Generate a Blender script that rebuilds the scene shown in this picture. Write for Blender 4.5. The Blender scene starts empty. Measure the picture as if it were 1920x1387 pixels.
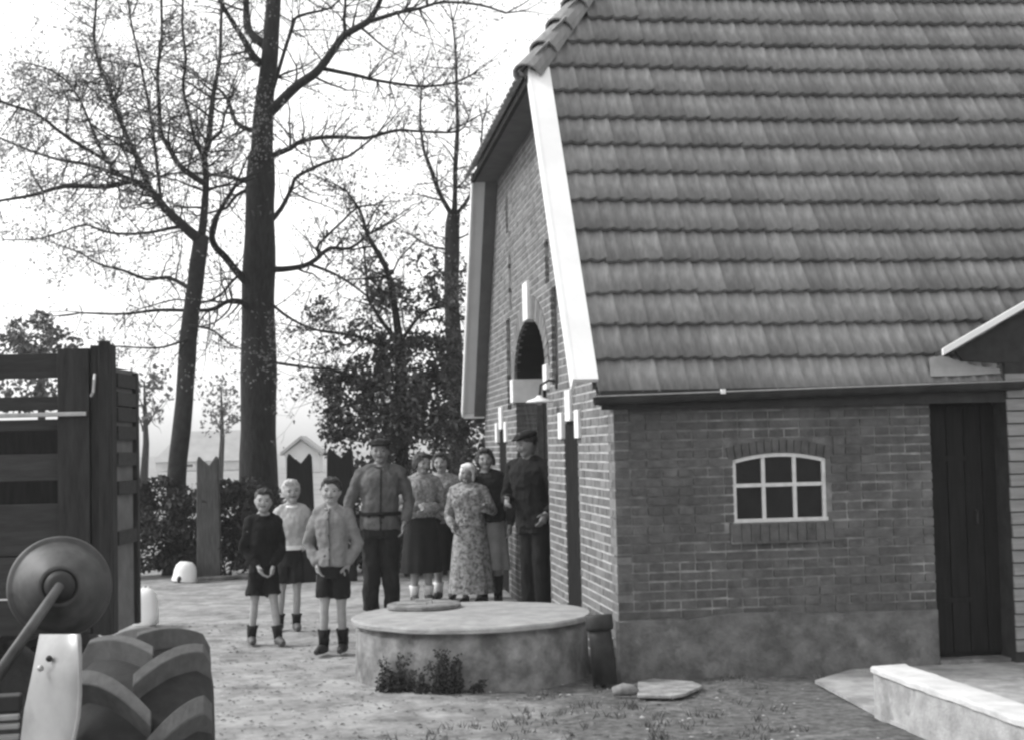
import bpy, bmesh, math, random
from mathutils import Vector, Matrix, noise

random.seed(11)
R = math.radians
sc = bpy.context.scene
col = sc.collection

# ------------------------------------------------------------------ camera
CAMZ = 1.6
PITCH, ROLL = R(2.954), R(-1.3)
cd = bpy.data.cameras.new('camera')
cam = bpy.data.objects.new('camera', cd)
col.objects.link(cam)
cd.sensor_width = 36.0
cd.lens = 36.0 * 2800.0 / 1920.0
cd.clip_start = 0.05
cd.clip_end = 3000
cam.matrix_world = (Matrix.Translation((0, 0, CAMZ)) @ Matrix.Rotation(R(90) + PITCH, 4, 'X')
                    @ Matrix.Rotation(ROLL, 4, 'Z'))
sc.camera = cam
sc.render.resolution_x, sc.render.resolution_y = 1024, 739

# ------------------------------------------------------------------ world, sun, exposure
TO_SUN = Vector((-0.70, 0.10, 0.70)).normalized()
w = bpy.data.worlds.new('World')
sc.world = w
w.use_nodes = True
nt = w.node_tree
nt.nodes.clear()
sky = nt.nodes.new('ShaderNodeTexSky')
sky.sky_type = 'NISHITA'
sky.sun_disc = False
sky.sun_elevation = math.asin(TO_SUN.z)
sky.sun_rotation = math.atan2(TO_SUN.x, TO_SUN.y)
sky.air_density = 3.0
sky.dust_density = 1.0
sky.ozone_density = 0.0
bw = nt.nodes.new('ShaderNodeRGBToBW')
bgn = nt.nodes.new('ShaderNodeBackground')
bgn.inputs['Strength'].default_value = 0.15
wo = nt.nodes.new('ShaderNodeOutputWorld')
nt.links.new(sky.outputs[0], bw.inputs[0])
nt.links.new(bw.outputs[0], bgn.inputs['Color'])
nt.links.new(bgn.outputs[0], wo.inputs['Surface'])

sd = bpy.data.lights.new('sun', 'SUN')
sd.energy = 1.5
sd.angle = R(10)
sun = bpy.data.objects.new('sun', sd)
col.objects.link(sun)
sun.rotation_euler = (-TO_SUN).to_track_quat('-Z', 'Y').to_euler()
sun.location = (-6, -3, 12)

sc.view_settings.view_transform = 'Standard'
sc.view_settings.look = 'None'
sc.view_settings.gamma = 1.0
sc.view_settings.use_curve_mapping = False
sc.view_settings.exposure = 0.9
sc.render.engine = 'CYCLES'
sc.cycles.max_bounces = 6
sc.cycles.transparent_max_bounces = 8
sc.cycles.pixel_filter_type = 'BLACKMAN_HARRIS'
sc.cycles.filter_width = 2.6


# ------------------------------------------------------------------ helpers
def view_dir(px, py):
    x = (px - 960.0) / 2800.0
    y = (693.5 - py) / 2800.0
    v = cam.matrix_world.to_3x3() @ Vector((x, y, -1.0))
    return v


def at(px, py, Y):
    v = view_dir(px, py)
    return Vector((0, 0, CAMZ)) + v * (Y / v.y)


def on_ground(px, py, z=0.0):
    v = view_dir(px, py)
    return Vector((0, 0, CAMZ)) + v * ((z - CAMZ) / v.z)


def link(o, parent=None):
    col.objects.link(o)
    if parent is not None:
        o.parent = parent
    return o


def tag(o, label=None, cat=None, group=None, kind=None):
    if label: o['label'] = label
    if cat: o['category'] = cat
    if group: o['group'] = group
    if kind: o['kind'] = kind
    return o


def empty(name, loc=(0, 0, 0), rz=0.0):
    o = bpy.data.objects.new(name, None)
    o.empty_display_size = 0.2
    o.location = loc
    o.rotation_euler = (0, 0, rz)
    col.objects.link(o)
    return o


class MB:
    def __init__(s):
        s.v = []; s.f = []

    def add(s, vs, fs):
        b = len(s.v)
        s.v += [tuple(x) for x in vs]
        s.f += [tuple(i + b for i in f) for f in fs]

    def box(s, x0, x1, y0, y1, z0, z1, M=None):
        vs = [Vector(p) for p in ((x0, y0, z0), (x1, y0, z0), (x1, y1, z0), (x0, y1, z0),
                                  (x0, y0, z1), (x1, y0, z1), (x1, y1, z1), (x0, y1, z1))]
        if M is not None: vs = [M @ p for p in vs]
        s.add(vs, [(0, 3, 2, 1), (4, 5, 6, 7), (0, 1, 5, 4), (1, 2, 6, 5), (2, 3, 7, 6), (3, 0, 4, 7)])

    def quad(s, a, b, c, d):
        s.add([a, b, c, d], [(0, 1, 2, 3)])

    def poly(s, pts):
        s.add(pts, [tuple(range(len(pts)))])

    def prism(s, pts, off):
        """extrude polygon pts along vector off"""
        n = len(pts); off = Vector(off)
        vs = [Vector(p) for p in pts] + [Vector(p) + off for p in pts]
        fs = [tuple(range(n - 1, -1, -1)), tuple(range(n, 2 * n))]
        fs += [(i, (i + 1) % n, n + (i + 1) % n, n + i) for i in range(n)]
        s.add(vs, fs)

    def tube(s, pts, rad, n=8, cap=True):
        pts = [Vector(p) for p in pts]
        if not hasattr(rad, '__len__'): rad = [rad] * len(pts)
        up = None
        rings = []
        for i, p in enumerate(pts):
            d = (pts[min(i + 1, len(pts) - 1)] - pts[max(i - 1, 0)])
            if d.length < 1e-9: d = Vector((0, 0, 1))
            d.normalize()
            if up is None:
                up = d.orthogonal().normalized()
            else:
                up = (up - d * up.dot(d))
                up = up.normalized() if up.length > 1e-6 else d.orthogonal().normalized()
            b = d.cross(up)
            r = rad[i]
            rx, ry = (r if hasattr(r, '__len__') else (r, r))
            rings.append([p + up * (math.cos(a) * rx) + b * (math.sin(a) * ry)
                          for a in (2 * math.pi * k / n for k in range(n))])
        vs = [q for ring in rings for q in ring]
        fs = []
        for i in range(len(rings) - 1):
            for k in range(n):
                fs.append((i * n + k, i * n + (k + 1) % n, (i + 1) * n + (k + 1) % n, (i + 1) * n + k))
        if cap:
            fs.append(tuple(range(n - 1, -1, -1)))
            fs.append(tuple((len(rings) - 1) * n + k for k in range(n)))
        s.add(vs, fs)

    def loft(s, rings, n=20):
        """horizontal elliptical rings (cx,cy,z,rx,ry)"""
        vs = []; fs = []
        for (cx, cy, z, rx, ry) in rings:
            for k in range(n):
                a = 2 * math.pi * k / n
                ca, sa = math.cos(a), math.sin(a)
                vs.append((cx + rx * math.copysign(abs(ca) ** 0.85, ca), cy + ry * math.copysign(abs(sa) ** 0.85, sa), z))
        for i in range(len(rings) - 1):
            for k in range(n):
                fs.append((i * n + k, i * n + (k + 1) % n, (i + 1) * n + (k + 1) % n, (i + 1) * n + k))
        fs.append(tuple(range(n - 1, -1, -1)))
        fs.append(tuple((len(rings) - 1) * n + k for k in range(n)))
        s.add(vs, fs)

    def ball(s, c, r, n=14, m=10, M=None):
        c = Vector(c)
        if not hasattr(r, '__len__'): r = (r, r, r)
        vs = [Vector((0, 0, r[2]))]
        for i in range(1, m):
            t = math.pi * i / m
            for k in range(n):
                a = 2 * math.pi * k / n
                vs.append(Vector((r[0] * math.sin(t) * math.cos(a), r[1] * math.sin(t) * math.sin(a), r[2] * math.cos(t))))
        vs.append(Vector((0, 0, -r[2])))
        fs = []
        for k in range(n): fs.append((0, 1 + k, 1 + (k + 1) % n))
        for i in range(m - 2):
            for k in range(n):
                a = 1 + i * n
                fs.append((a + k, a + n + k, a + n + (k + 1) % n, a + (k + 1) % n))
        a = 1 + (m - 2) * n
        for k in range(n): fs.append((a + k, len(vs) - 1, a + (k + 1) % n))
        if M is not None: vs = [M @ p for p in vs]
        s.add([p + c for p in vs], fs)

    def revolve(s, prof, n=32, M=None):
        """profile (r,z) around z"""
        vs = []; fs = []
        for (r, z) in prof:
            for k in range(n):
                a = 2 * math.pi * k / n
                p = Vector((r * math.cos(a), r * math.sin(a), z))
                vs.append(M @ p if M is not None else p)
        for i in range(len(prof) - 1):
            for k in range(n):
                fs.append((i * n + k, i * n + (k + 1) % n, (i + 1) * n + (k + 1) % n, (i + 1) * n + k))
        s.add(vs, fs)

    def mesh(s, name, mat=None, smooth=False):
        me = bpy.data.meshes.new(name)
        me.from_pydata(s.v, [], s.f)
        if mat is not None: me.materials.append(mat)
        if smooth:
            me.polygons.foreach_set('use_smooth', [True] * len(me.polygons))
        me.update()
        return me

    def build(s, name, mat, parent=None, smooth=False, bevel=0.0, loc=None):
        me = s.mesh(name, mat, smooth)
        o = bpy.data.objects.new(name, me)
        link(o, parent)
        if loc is not None: o.location = loc
        if bevel > 0:
            m = o.modifiers.new('bevel', 'BEVEL')
            m.width = bevel; m.segments = 2; m.limit_method = 'ANGLE'; m.angle_limit = R(40)
        return o


# ------------------------------------------------------------------ materials (the photograph is black and white)
def g(v):
    return (v, v, v, 1.0)


def gm(name, c0, c1=None, scale=8.0, rough=0.85, bump=0.0, bscale=None, detail=6.0, rand=0.0, c2=None, scale2=1.2,
       spec=0.3, stretch=(1, 1, 1), trans=0.0, metal=0.0, lo=0.35, hi=0.65, lo2=0.5, hi2=0.62):
    m = bpy.data.materials.new(name)
    m.use_nodes = True
    t = m.node_tree
    p = t.nodes['Principled BSDF']
    L = t.links.new
    p.inputs['Roughness'].default_value = rough
    p.inputs['Specular IOR Level'].default_value = spec
    p.inputs['Metallic'].default_value = metal
    if c1 is None: c1 = c0 * 1.15
    geo = t.nodes.new('ShaderNodeNewGeometry')
    mp = t.nodes.new('ShaderNodeMapping')
    mp.inputs['Scale'].default_value = stretch
    L(geo.outputs['Position'], mp.inputs['Vector'])
    nz = t.nodes.new('ShaderNodeTexNoise')
    nz.inputs['Scale'].default_value = scale
    nz.inputs['Detail'].default_value = detail
    nz.inputs['Roughness'].default_value = 0.62
    L(mp.outputs[0], nz.inputs['Vector'])
    rp = t.nodes.new('ShaderNodeMapRange')
    rp.inputs['From Min'].default_value = lo
    rp.inputs['From Max'].default_value = hi
    rp.inputs['To Min'].default_value = c0
    rp.inputs['To Max'].default_value = c1
    L(nz.outputs['Fac'], rp.inputs['Value'])
    out = rp.outputs[0]
    if c2 is not None:
        n2 = t.nodes.new('ShaderNodeTexNoise')
        n2.inputs['Scale'].default_value = scale2
        n2.inputs['Detail'].default_value = 7
        n2.inputs['Roughness'].default_value = 0.6
        L(mp.outputs[0], n2.inputs['Vector'])
        r2 = t.nodes.new('ShaderNodeMapRange')
        r2.inputs['From Min'].default_value = lo2
        r2.inputs['From Max'].default_value = hi2
        L(n2.outputs['Fac'], r2.inputs['Value'])
        mx = t.nodes.new('ShaderNodeMix')
        mx.data_type = 'FLOAT'
        L(r2.outputs[0], mx.inputs[0])
        L(out, mx.inputs[2])
        mx.inputs[3].default_value = c2
        out = mx.outputs[0]
    if rand > 0:
        oi = t.nodes.new('ShaderNodeObjectInfo')
        ad = t.nodes.new('ShaderNodeMath'); ad.operation = 'ADD'
        L(oi.outputs['Random'], ad.inputs[0]); L(geo.outputs['Random Per Island'], ad.inputs[1])
        fr = t.nodes.new('ShaderNodeMath'); fr.operation = 'FRACT'
        L(ad.outputs[0], fr.inputs[0])
        r3 = t.nodes.new('ShaderNodeMapRange')
        r3.inputs['To Min'].default_value = 1 - rand
        r3.inputs['To Max'].default_value = 1 + rand
        L(fr.outputs[0], r3.inputs['Value'])
        ml = t.nodes.new('ShaderNodeMath'); ml.operation = 'MULTIPLY'
        L(out, ml.inputs[0]); L(r3.outputs[0], ml.inputs[1])
        out = ml.outputs[0]
    L(out, p.inputs['Base Color'])
    if bump > 0:
        nb = t.nodes.new('ShaderNodeTexNoise')
        nb.inputs['Scale'].default_value = bscale or scale * 3
        nb.inputs['Detail'].default_value = 5
        L(mp.outputs[0], nb.inputs['Vector'])
        b = t.nodes.new('ShaderNodeBump')
        b.inputs['Strength'].default_value = 1.0
        b.inputs['Distance'].default_value = bump
        L(nb.outputs['Fac'], b.inputs['Height'])
        L(b.outputs[0], p.inputs['Normal'])
    if trans > 0:
        tr = t.nodes.new('ShaderNodeBsdfTranslucent')
        L(out, tr.inputs['Color'])
        ms = t.nodes.new('ShaderNodeMixShader')
        ms.inputs[0].default_value = trans
        L(p.outputs[0], ms.inputs[1]); L(tr.outputs[0], ms.inputs[2])
        L(ms.outputs[0], t.nodes['Material Output'].inputs['Surface'])
    return m


def checker(name, c0, c1, scale):
    """woven check with blurred blotches"""
    m = gm(name, c0, c1, scale=scale, rough=0.95, detail=2, c2=(c0 + c1) * 0.75, scale2=scale * 0.6)
    return m


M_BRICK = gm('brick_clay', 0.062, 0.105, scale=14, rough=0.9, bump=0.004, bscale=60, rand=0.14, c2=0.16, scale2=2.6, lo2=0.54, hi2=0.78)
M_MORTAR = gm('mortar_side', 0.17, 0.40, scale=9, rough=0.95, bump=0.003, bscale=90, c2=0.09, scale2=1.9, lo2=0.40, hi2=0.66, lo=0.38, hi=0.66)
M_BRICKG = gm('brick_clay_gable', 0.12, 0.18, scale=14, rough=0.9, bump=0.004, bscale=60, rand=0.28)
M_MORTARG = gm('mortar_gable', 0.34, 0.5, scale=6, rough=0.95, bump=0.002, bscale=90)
M_CEMENT = gm('cement_plinth', 0.085, 0.17, scale=7, rough=0.95, bump=0.012, bscale=26, c2=0.23, scale2=4.5, lo2=0.56, hi2=0.7)
M_TILE = gm('roof_tile_clay', 0.19, 0.26, scale=12, rough=0.8, bump=0.002, bscale=70, rand=0.17, c2=0.29, scale2=9.0, lo2=0.58, hi2=0.76, stretch=(2.2, 0.5, 0.5))
M_DECK = gm('roof_deck', 0.03, 0.05)
M_WHITE = gm('white_paint', 0.74, 0.82, scale=3, rough=0.6, bump=0.001, bscale=40, stretch=(1, 1, 1))
M_WHITE2 = gm('whitewashed_stone', 0.70, 0.80, scale=12, rough=0.8, bump=0.002)
M_SOFFIT = gm('soffit_boards', 0.09, 0.12, scale=6, rough=0.8)
M_DARKDOOR = gm('tarred_shaded_boards', 0.010, 0.018, scale=10, rough=0.9, spec=0.15, stretch=(4, 4, 0.4))
M_DOORG = gm('dark_painted_door', 0.016, 0.03, scale=10, rough=1.0, spec=0.0, bump=0.002, stretch=(6, 6, 0.5))
M_BLACK = gm('black_opening', 0.008, 0.012)
M_IRON = gm('window_iron_paint', 0.50, 0.62, scale=18, rough=0.6)
M_GLASS = gm('dark_glass', 0.008, 0.014, rough=0.12, spec=0.25)
M_ZINC = gm('zinc_gutter', 0.22, 0.34, scale=7, rough=0.45, metal=0.3)
M_FASCIA = gm('fascia_and_shade', 0.03, 0.05, scale=8, rough=1.0, spec=0.05)
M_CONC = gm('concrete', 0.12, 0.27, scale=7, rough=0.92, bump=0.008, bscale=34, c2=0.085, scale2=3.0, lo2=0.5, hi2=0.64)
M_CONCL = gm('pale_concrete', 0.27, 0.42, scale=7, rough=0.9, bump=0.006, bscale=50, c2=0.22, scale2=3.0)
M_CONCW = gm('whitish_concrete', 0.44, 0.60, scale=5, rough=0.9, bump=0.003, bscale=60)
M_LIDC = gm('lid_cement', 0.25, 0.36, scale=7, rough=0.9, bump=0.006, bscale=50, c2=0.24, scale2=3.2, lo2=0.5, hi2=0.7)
M_BOARDL = gm('pale_wall_boards', 0.17, 0.24, scale=6, rough=0.8, bump=0.002, stretch=(0.5, 1, 5))
M_WOOD = gm('weathered_cart_wood', 0.026, 0.042, scale=9, rough=0.9, bump=0.002, bscale=20, stretch=(0.6, 3, 5), rand=0.2)
M_WOODV = gm('weathered_post_wood', 0.018, 0.034, scale=9, rough=0.9, bump=0.004, bscale=20, stretch=(4, 4, 0.6), rand=0.15)
M_STEEL = gm('worn_steel', 0.3, 0.42, scale=12, rough=0.5, metal=0.5)
M_TYRE = gm('dusty_tyre_rubber', 0.022, 0.034, scale=30, rough=0.9, bump=0.001, bscale=160)
M_FENDER = gm('pale_mudguard_paint', 0.22, 0.30, scale=10, rough=0.35, spec=0.6, c2=0.2, scale2=7, lo2=0.56, hi2=0.7)
M_LAMP = gm('dull_lamp_metal', 0.03, 0.055, scale=14, rough=0.55, spec=0.4, c2=0.08, scale2=5)
M_ENGINE = gm('dark_tractor_metal', 0.015, 0.035, scale=9, rough=0.6)
M_BARK = gm('oak_bark', 0.016, 0.036, scale=10, rough=0.95, bump=0.02, bscale=14, stretch=(2.2, 2.2, 0.6))
M_BARK2 = gm('smooth_bark', 0.018, 0.036, scale=10, rough=0.95, bump=0.012, bscale=14)
M_LEAF = gm('spring_leaf', 0.16, 0.26, scale=4, rough=0.7, trans=0.5, rand=0.3)
M_LEAFD = gm('holly_leaf', 0.045, 0.10, scale=4, rough=0.45, trans=0.12, rand=0.4, spec=0.5)
M_HEDGE = gm('hedge_leaf', 0.02, 0.055, scale=4, rough=0.7, trans=0.15, rand=0.4)
M_LEAFP = gm('pale_far_leaf', 0.11, 0.17, scale=2, rough=0.8, trans=0.4, rand=0.3)
M_FIELD = gm('meadow', 0.16, 0.26, scale=0.25, rough=1.0)
M_SKIN = gm('skin', 0.27, 0.33, scale=20, rough=0.6)
M_SKIND = gm('tanned_skin', 0.19, 0.24, scale=20, rough=0.6)

# ground: trodden sandy yard, darker towards the right
def ground_mat():
    m = bpy.data.materials.new('yard_earth')
    m.use_nodes = True
    t = m.node_tree; L = t.links.new
    p = t.nodes['Principled BSDF']
    p.inputs['Roughness'].default_value = 0.98
    p.inputs['Specular IOR Level'].default_value = 0.1
    geo = t.nodes.new('ShaderNodeNewGeometry')

    def nz(scale, detail=8, rough=0.65):
        n = t.nodes.new('ShaderNodeTexNoise')
        n.inputs['Scale'].default_value = scale; n.inputs['Detail'].default_value = detail
        n.inputs['Roughness'].default_value = rough
        L(geo.outputs['Position'], n.inputs['Vector'])
        return n.outputs['Fac']

    def mr(i, a, b, c, d):
        n = t.nodes.new('ShaderNodeMapRange')
        n.inputs[1].default_value = a; n.inputs[2].default_value = b
        n.inputs[3].default_value = c; n.inputs[4].default_value = d
        L(i, n.inputs[0]); return n.outputs[0]

    def mix(f, a, b):
        n = t.nodes.new('ShaderNodeMix'); n.data_type = 'FLOAT'
        L(f, n.inputs[0])
        for k, s_ in ((2, a), (3, b)):
            if isinstance(s_, float): n.inputs[k].default_value = s_
            else: L(s_, n.inputs[k])
        return n.outputs[0]
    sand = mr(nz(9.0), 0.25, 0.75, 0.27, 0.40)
    dark_tone = mr(nz(16.0), 0.32, 0.68, 0.06, 0.19)
    # darker patches: blotchy noise plus a soft border running from the well to the low wall
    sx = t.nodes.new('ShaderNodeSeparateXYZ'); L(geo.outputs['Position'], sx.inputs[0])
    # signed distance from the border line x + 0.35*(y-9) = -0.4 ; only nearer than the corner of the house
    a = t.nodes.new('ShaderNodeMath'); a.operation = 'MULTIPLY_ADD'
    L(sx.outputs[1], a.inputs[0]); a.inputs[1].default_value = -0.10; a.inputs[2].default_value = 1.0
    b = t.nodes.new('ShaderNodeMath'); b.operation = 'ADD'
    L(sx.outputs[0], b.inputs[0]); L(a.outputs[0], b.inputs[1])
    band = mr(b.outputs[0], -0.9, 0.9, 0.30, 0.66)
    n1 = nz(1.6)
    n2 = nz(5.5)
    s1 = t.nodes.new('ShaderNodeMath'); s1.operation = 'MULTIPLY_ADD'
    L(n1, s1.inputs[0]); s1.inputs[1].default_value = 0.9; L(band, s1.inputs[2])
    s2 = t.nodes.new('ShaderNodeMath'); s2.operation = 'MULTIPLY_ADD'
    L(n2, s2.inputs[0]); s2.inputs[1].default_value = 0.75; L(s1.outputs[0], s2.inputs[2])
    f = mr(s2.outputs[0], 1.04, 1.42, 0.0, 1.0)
    c = mix(f, sand, dark_tone)
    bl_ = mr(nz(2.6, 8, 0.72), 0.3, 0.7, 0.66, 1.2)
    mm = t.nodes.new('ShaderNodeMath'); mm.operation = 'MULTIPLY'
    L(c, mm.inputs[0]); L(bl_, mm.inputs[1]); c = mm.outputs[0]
    L(c, p.inputs['Base Color'])
    bn = t.nodes.new('ShaderNodeBump'); bn.inputs['Strength'].default_value = 1.0
    bn.inputs['Distance'].default_value = 0.010
    L(nz(22.0), bn.inputs['Height']); L(bn.outputs[0], p.inputs['Normal'])
    return m


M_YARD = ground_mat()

# ------------------------------------------------------------------ setting: ground
def ground_h(x, y):
    return 0.022 * noise.noise(Vector((x * 0.9, y * 0.9, 3.1))) + 0.012 * noise.noise(Vector((x * 3.1, y * 3.1, 7.7))) + 0.005 * noise.noise(Vector((x * 7, y * 7, 1.7))) + 0.0025 * noise.noise(Vector((x * 19, y * 19, 5.2)))


b = MB()
N = 1200.0
b.quad((-N, -60, -0.06), (N, -60, -0.06), (N, 2 * N, -0.06), (-N, 2 * N, -0.06))
o = b.build('meadow', M_FIELD); tag(o, 'pale open meadow beyond the hedge', None, None, 'structure')
b = MB()
gx0, gx1, gy0, gy1, st = -8.0, 5.0, 5.0, 21.0, 0.05
nx, ny = int((gx1 - gx0) / st), int((gy1 - gy0) / st)
b.v = [(gx0 + i * st, gy0 + j * st, ground_h(gx0 + i * st, gy0 + j * st) - 0.012) for j in range(ny + 1) for i in range(nx + 1)]
b.f = [(j * (nx + 1) + i, j * (nx + 1) + i + 1, (j + 1) * (nx + 1) + i + 1, (j + 1) * (nx + 1) + i) for j in range(ny) for i in range(nx)]
o = b.build('yard_ground', M_YARD, smooth=True); tag(o, 'sandy trodden farmyard with darker patches', None, None, 'structure')

# ------------------------------------------------------------------ farmhouse
YAW = R(7.3)
C0 = Vector((0.6886, 10.2575, 0.0))
TH = R(55.4)
WG = 8.2            # gable width
LEN = 9.0
EAVE = 2.0
RIDGE = EAVE + WG / 2 * math.tan(TH)
COURSE = 0.0645
house = empty('farmhouse', C0, YAW)
tag(house, 'brick farmhouse with steep tiled roof and clipped gable', 'house')


def slope_pt(x, t, up=0.0):
    return Vector((x, t * math.cos(TH) - up * math.sin(TH), EAVE + t * math.sin(TH) + up * math.cos(TH)))


# --- side wall (plane y=0, facing -y)
WX0, WX1, WZ0, WZ1, WARC = 0.83, 1.50, 1.055, 1.475, 0.046
DX0, DX1, DZ1 = 2.27, 2.98, 1.86
PL = 0.40


def win_top(x):
    u_ = (x - WX0) / (WX1 - WX0)
    return WZ1 + WARC * (1 - (2 * u_ - 1) ** 2)


def sub_segs(segs, a, b_):
    out = []
    for (p, q) in segs:
        if b_ <= p or a >= q: out.append((p, q)); continue
        if a > p: out.append((p, a))
        if b_ < q: out.append((b_, q))
    return out


def side_segs(z0, z1):
    segs = [(0.0, LEN)]
    zm = (z0 + z1) / 2
    if zm > WZ0 - 0.15 and zm < WZ1 + WARC + 0.12:
        pad = 0.0
        if zm < WZ0: a, c = WX0 - 0.03, WX1 + 0.03
        elif zm < WZ1: a, c = WX0, WX1
        else:
            a, c = WX0 - 0.06, WX1 + 0.06
        segs = sub_segs(segs, a, c)
    if zm < DZ1: segs = sub_segs(segs, DX0, DX1)
    return segs


wall = MB()
rowsS = []
z = PL
k = 0
while z < EAVE - 0.02:
    rowsS.append((z, k)); z += COURSE; k += 1
DEPTH = 0.22
for (z, k) in rowsS:
    for (a, c) in side_segs(z, z + COURSE):
        wall.box(a + 0.002, c - 0.002, 0.008, DEPTH, z, z + COURSE + 0.0005)
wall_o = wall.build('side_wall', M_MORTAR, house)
wall_o['label'] = 'low weathered brick side wall under the eaves'


def brick_mesh(name, w_, h_, d_, mat, jit=0.0025):
    bb = MB()
    bb.box(-w_ / 2, w_ / 2, 0, d_, -h_ / 2, h_ / 2)
    bb.v = [(x + random.uniform(-jit, jit), y + (random.uniform(-jit, jit) if y < d_ / 2 else 0), zz + random.uniform(-jit, jit)) for (x, y, zz) in bb.v]
    return bb.mesh(name, mat)


BH = COURSE - 0.0145
m_str = [brick_mesh('brick_stretcher', 0.205, BH, 0.1, M_BRICK) for _ in range(6)]
m_hdr = [brick_mesh('brick_header', 0.095, BH, 0.1, M_BRICK) for _ in range(6)]
cand = []
stuff = MB()
for (z, k) in rowsS:
    hdr = (k % 2 == 1)
    stepb = 0.1095 if hdr else 0.219
    wv = 0.098 if hdr else 0.208
    off = 0.0 if hdr else (0.0 if (k // 2) % 2 == 0 else -0.1095)
    for (a, c) in side_segs(z, z + COURSE):
        x = off
        while x < c:
            l, r = max(x + 0.0055, a), min(x + stepb - 0.0055, c)
            if r - l > 0.03:
                cand.append((l, r, z + COURSE / 2, wv))
            x += stepb
nb = 0
for (l, r, zc, wv) in cand:
    full = abs((r - l) - wv) < 0.004
    if full and r < DX0 + 0.02 and zc < 1.72 and nb < 300:
        me = random.choice(m_str if wv > 0.15 else m_hdr)
        o = bpy.data.objects.new('brick', me); link(o, wall_o)
        o.location = ((l + r) / 2, random.uniform(-0.004, 0.003), zc + random.uniform(-0.0015, 0.0015))
        o.rotation_euler = (0, random.uniform(-0.012, 0.012), random.uniform(-0.01, 0.01))
        nb += 1
    else:
        y0 = random.uniform(-0.004, 0.003)
        stuff.box(l, r, y0, 0.1, zc - BH / 2, zc + BH / 2)
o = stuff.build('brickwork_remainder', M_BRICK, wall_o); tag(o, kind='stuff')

# plinth, uneven top edge
pl = MB()
nseg = 46
xs = [DX0 * i / nseg for i in range(nseg + 1)]
tops = [PL + 0.012 * noise.noise(Vector((x * 3.0, 0.3, 0))) + (0.03 * math.exp(-((x - 0.95) / 0.35) ** 2)) for x in xs]
for i in range(nseg):
    x0, x1 = xs[i], xs[i + 1]
    t0, t1 = tops[i], tops[i + 1]
    y0 = -0.022 + 0.006 * noise.noise(Vector((x0 * 2, 5, 0))); y1 = -0.022 + 0.006 * noise.noise(Vector((x1 * 2, 5, 0)))
    pl.quad((x0, y0, -0.05), (x1, y1, -0.05), (x1, y1, t1 - 0.008), (x0, y0, t0 - 0.008))
    pl.quad((x0, y0, t0 - 0.008), (x1, y1, t1 - 0.008), (x1, 0.01, t1 + 0.004), (x0, 0.01, t0 + 0.004))
pl.quad((-0.022, 3.3 * 0, -0.05), (0, -0.022, -0.05), (0, -0.022, PL), (-0.022, 0, PL))
pl.box(0.003, DX0 - 0.002, 0.012, DEPTH, -0.05, PL)
pl.box(DX1 + 0.002, LEN, -0.02, DEPTH, -0.05, PL)
pl.quad((DX0, DEPTH, -0.05), (DX0, -0.022, -0.05), (DX0, -0.022, PL), (DX0, DEPTH, PL))
pl_o = pl.build('plinth', M_CEMENT, house)
pl_o['label'] = 'grey cement-rendered plinth below the bricks'

# window: iron frame, six panes under a shallow arch
win = MB()
FY = 0.035
fw = 0.026
NW = 12
pts_out = []; pts_in = []
for i in range(NW + 1):
    x = WX0 + (WX1 - WX0) * i / NW
    pts_out.append((x, win_top(x)))
    xi = WX0 + fw + (WX1 - WX0 - 2 * fw) * i / NW
    pts_in.append((xi, win_top(xi) - fw))
for i in range(NW):
    a, c, d, e = pts_out[i], pts_out[i + 1], pts_in[i + 1], pts_in[i]
    win.prism([(a[0], FY - 0.02, a[1]), (e[0], FY - 0.02, e[1]), (d[0], FY - 0.02, d[1]), (c[0], FY - 0.02, c[1])], (0, 0.04, 0))
win.box(WX0, WX0 + fw, FY - 0.02, FY + 0.02, WZ0, win_top(WX0) - 0.002)
win.box(WX1 - fw, WX1, FY - 0.02, FY + 0.02, WZ0, win_top(WX1) - 0.002)
win.box(WX0 - 0.004, WX1 + 0.004, FY - 0.035, FY + 0.02, WZ0 - 0.012, WZ0 + 0.014)
win_o = win.build('window', M_IRON, house)
win_o['label'] = 'small six-pane stable window with shallow arched top'
zmid = WZ0 + 0.245
bar = MB(); bar.box(WX0 + fw, WX1 - fw, FY - 0.016, FY + 0.016, zmid - 0.013, zmid + 0.013); bar.build('glazing_bar', M_IRON, win_o)
for xc in (WX0 + (WX1 - WX0) / 3, WX0 + 2 * (WX1 - WX0) / 3):
    for (z0, z1) in ((WZ0 + 0.014, zmid - 0.013), (zmid + 0.013, win_top(xc) - fw + 0.004)):
        bar = MB(); bar.box(xc - 0.013, xc + 0.013, FY - 0.014, FY + 0.014, z0, z1); bar.build('glazing_bar', M_IRON, win_o)
for i in range(3):
    x0 = WX0 + (WX1 - WX0) * i / 3 + 0.008; x1 = WX0 + (WX1 - WX0) * (i + 1) / 3 - 0.008
    x0 = max(x0, WX0 + fw - 0.004); x1 = min(x1, WX1 - fw + 0.004)
    pn = MB(); pn.box(x0, x1, FY + 0.004, FY + 0.008, WZ0 + 0.01, zmid); pn.build('pane', M_GLASS, win_o)
    pn = MB()
    top = [(x1 + (x0 - x1) * j / 6) for j in range(7)]
    pn.prism([(x0, FY + 0.004, zmid), (x1, FY + 0.004, zmid)] + [(x, FY + 0.004, win_top(x) - fw + 0.01) for x in top], (0, 0.004, 0))
    pn.build('pane', M_GLASS, win_o)
bk = MB(); bk.box(WX0 - 0.05, WX1 + 0.05, 0.12, 0.4, WZ0 - 0.1, WZ1 + 0.2); bk.build('dark_interior', M_BLACK, win_o)
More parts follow.
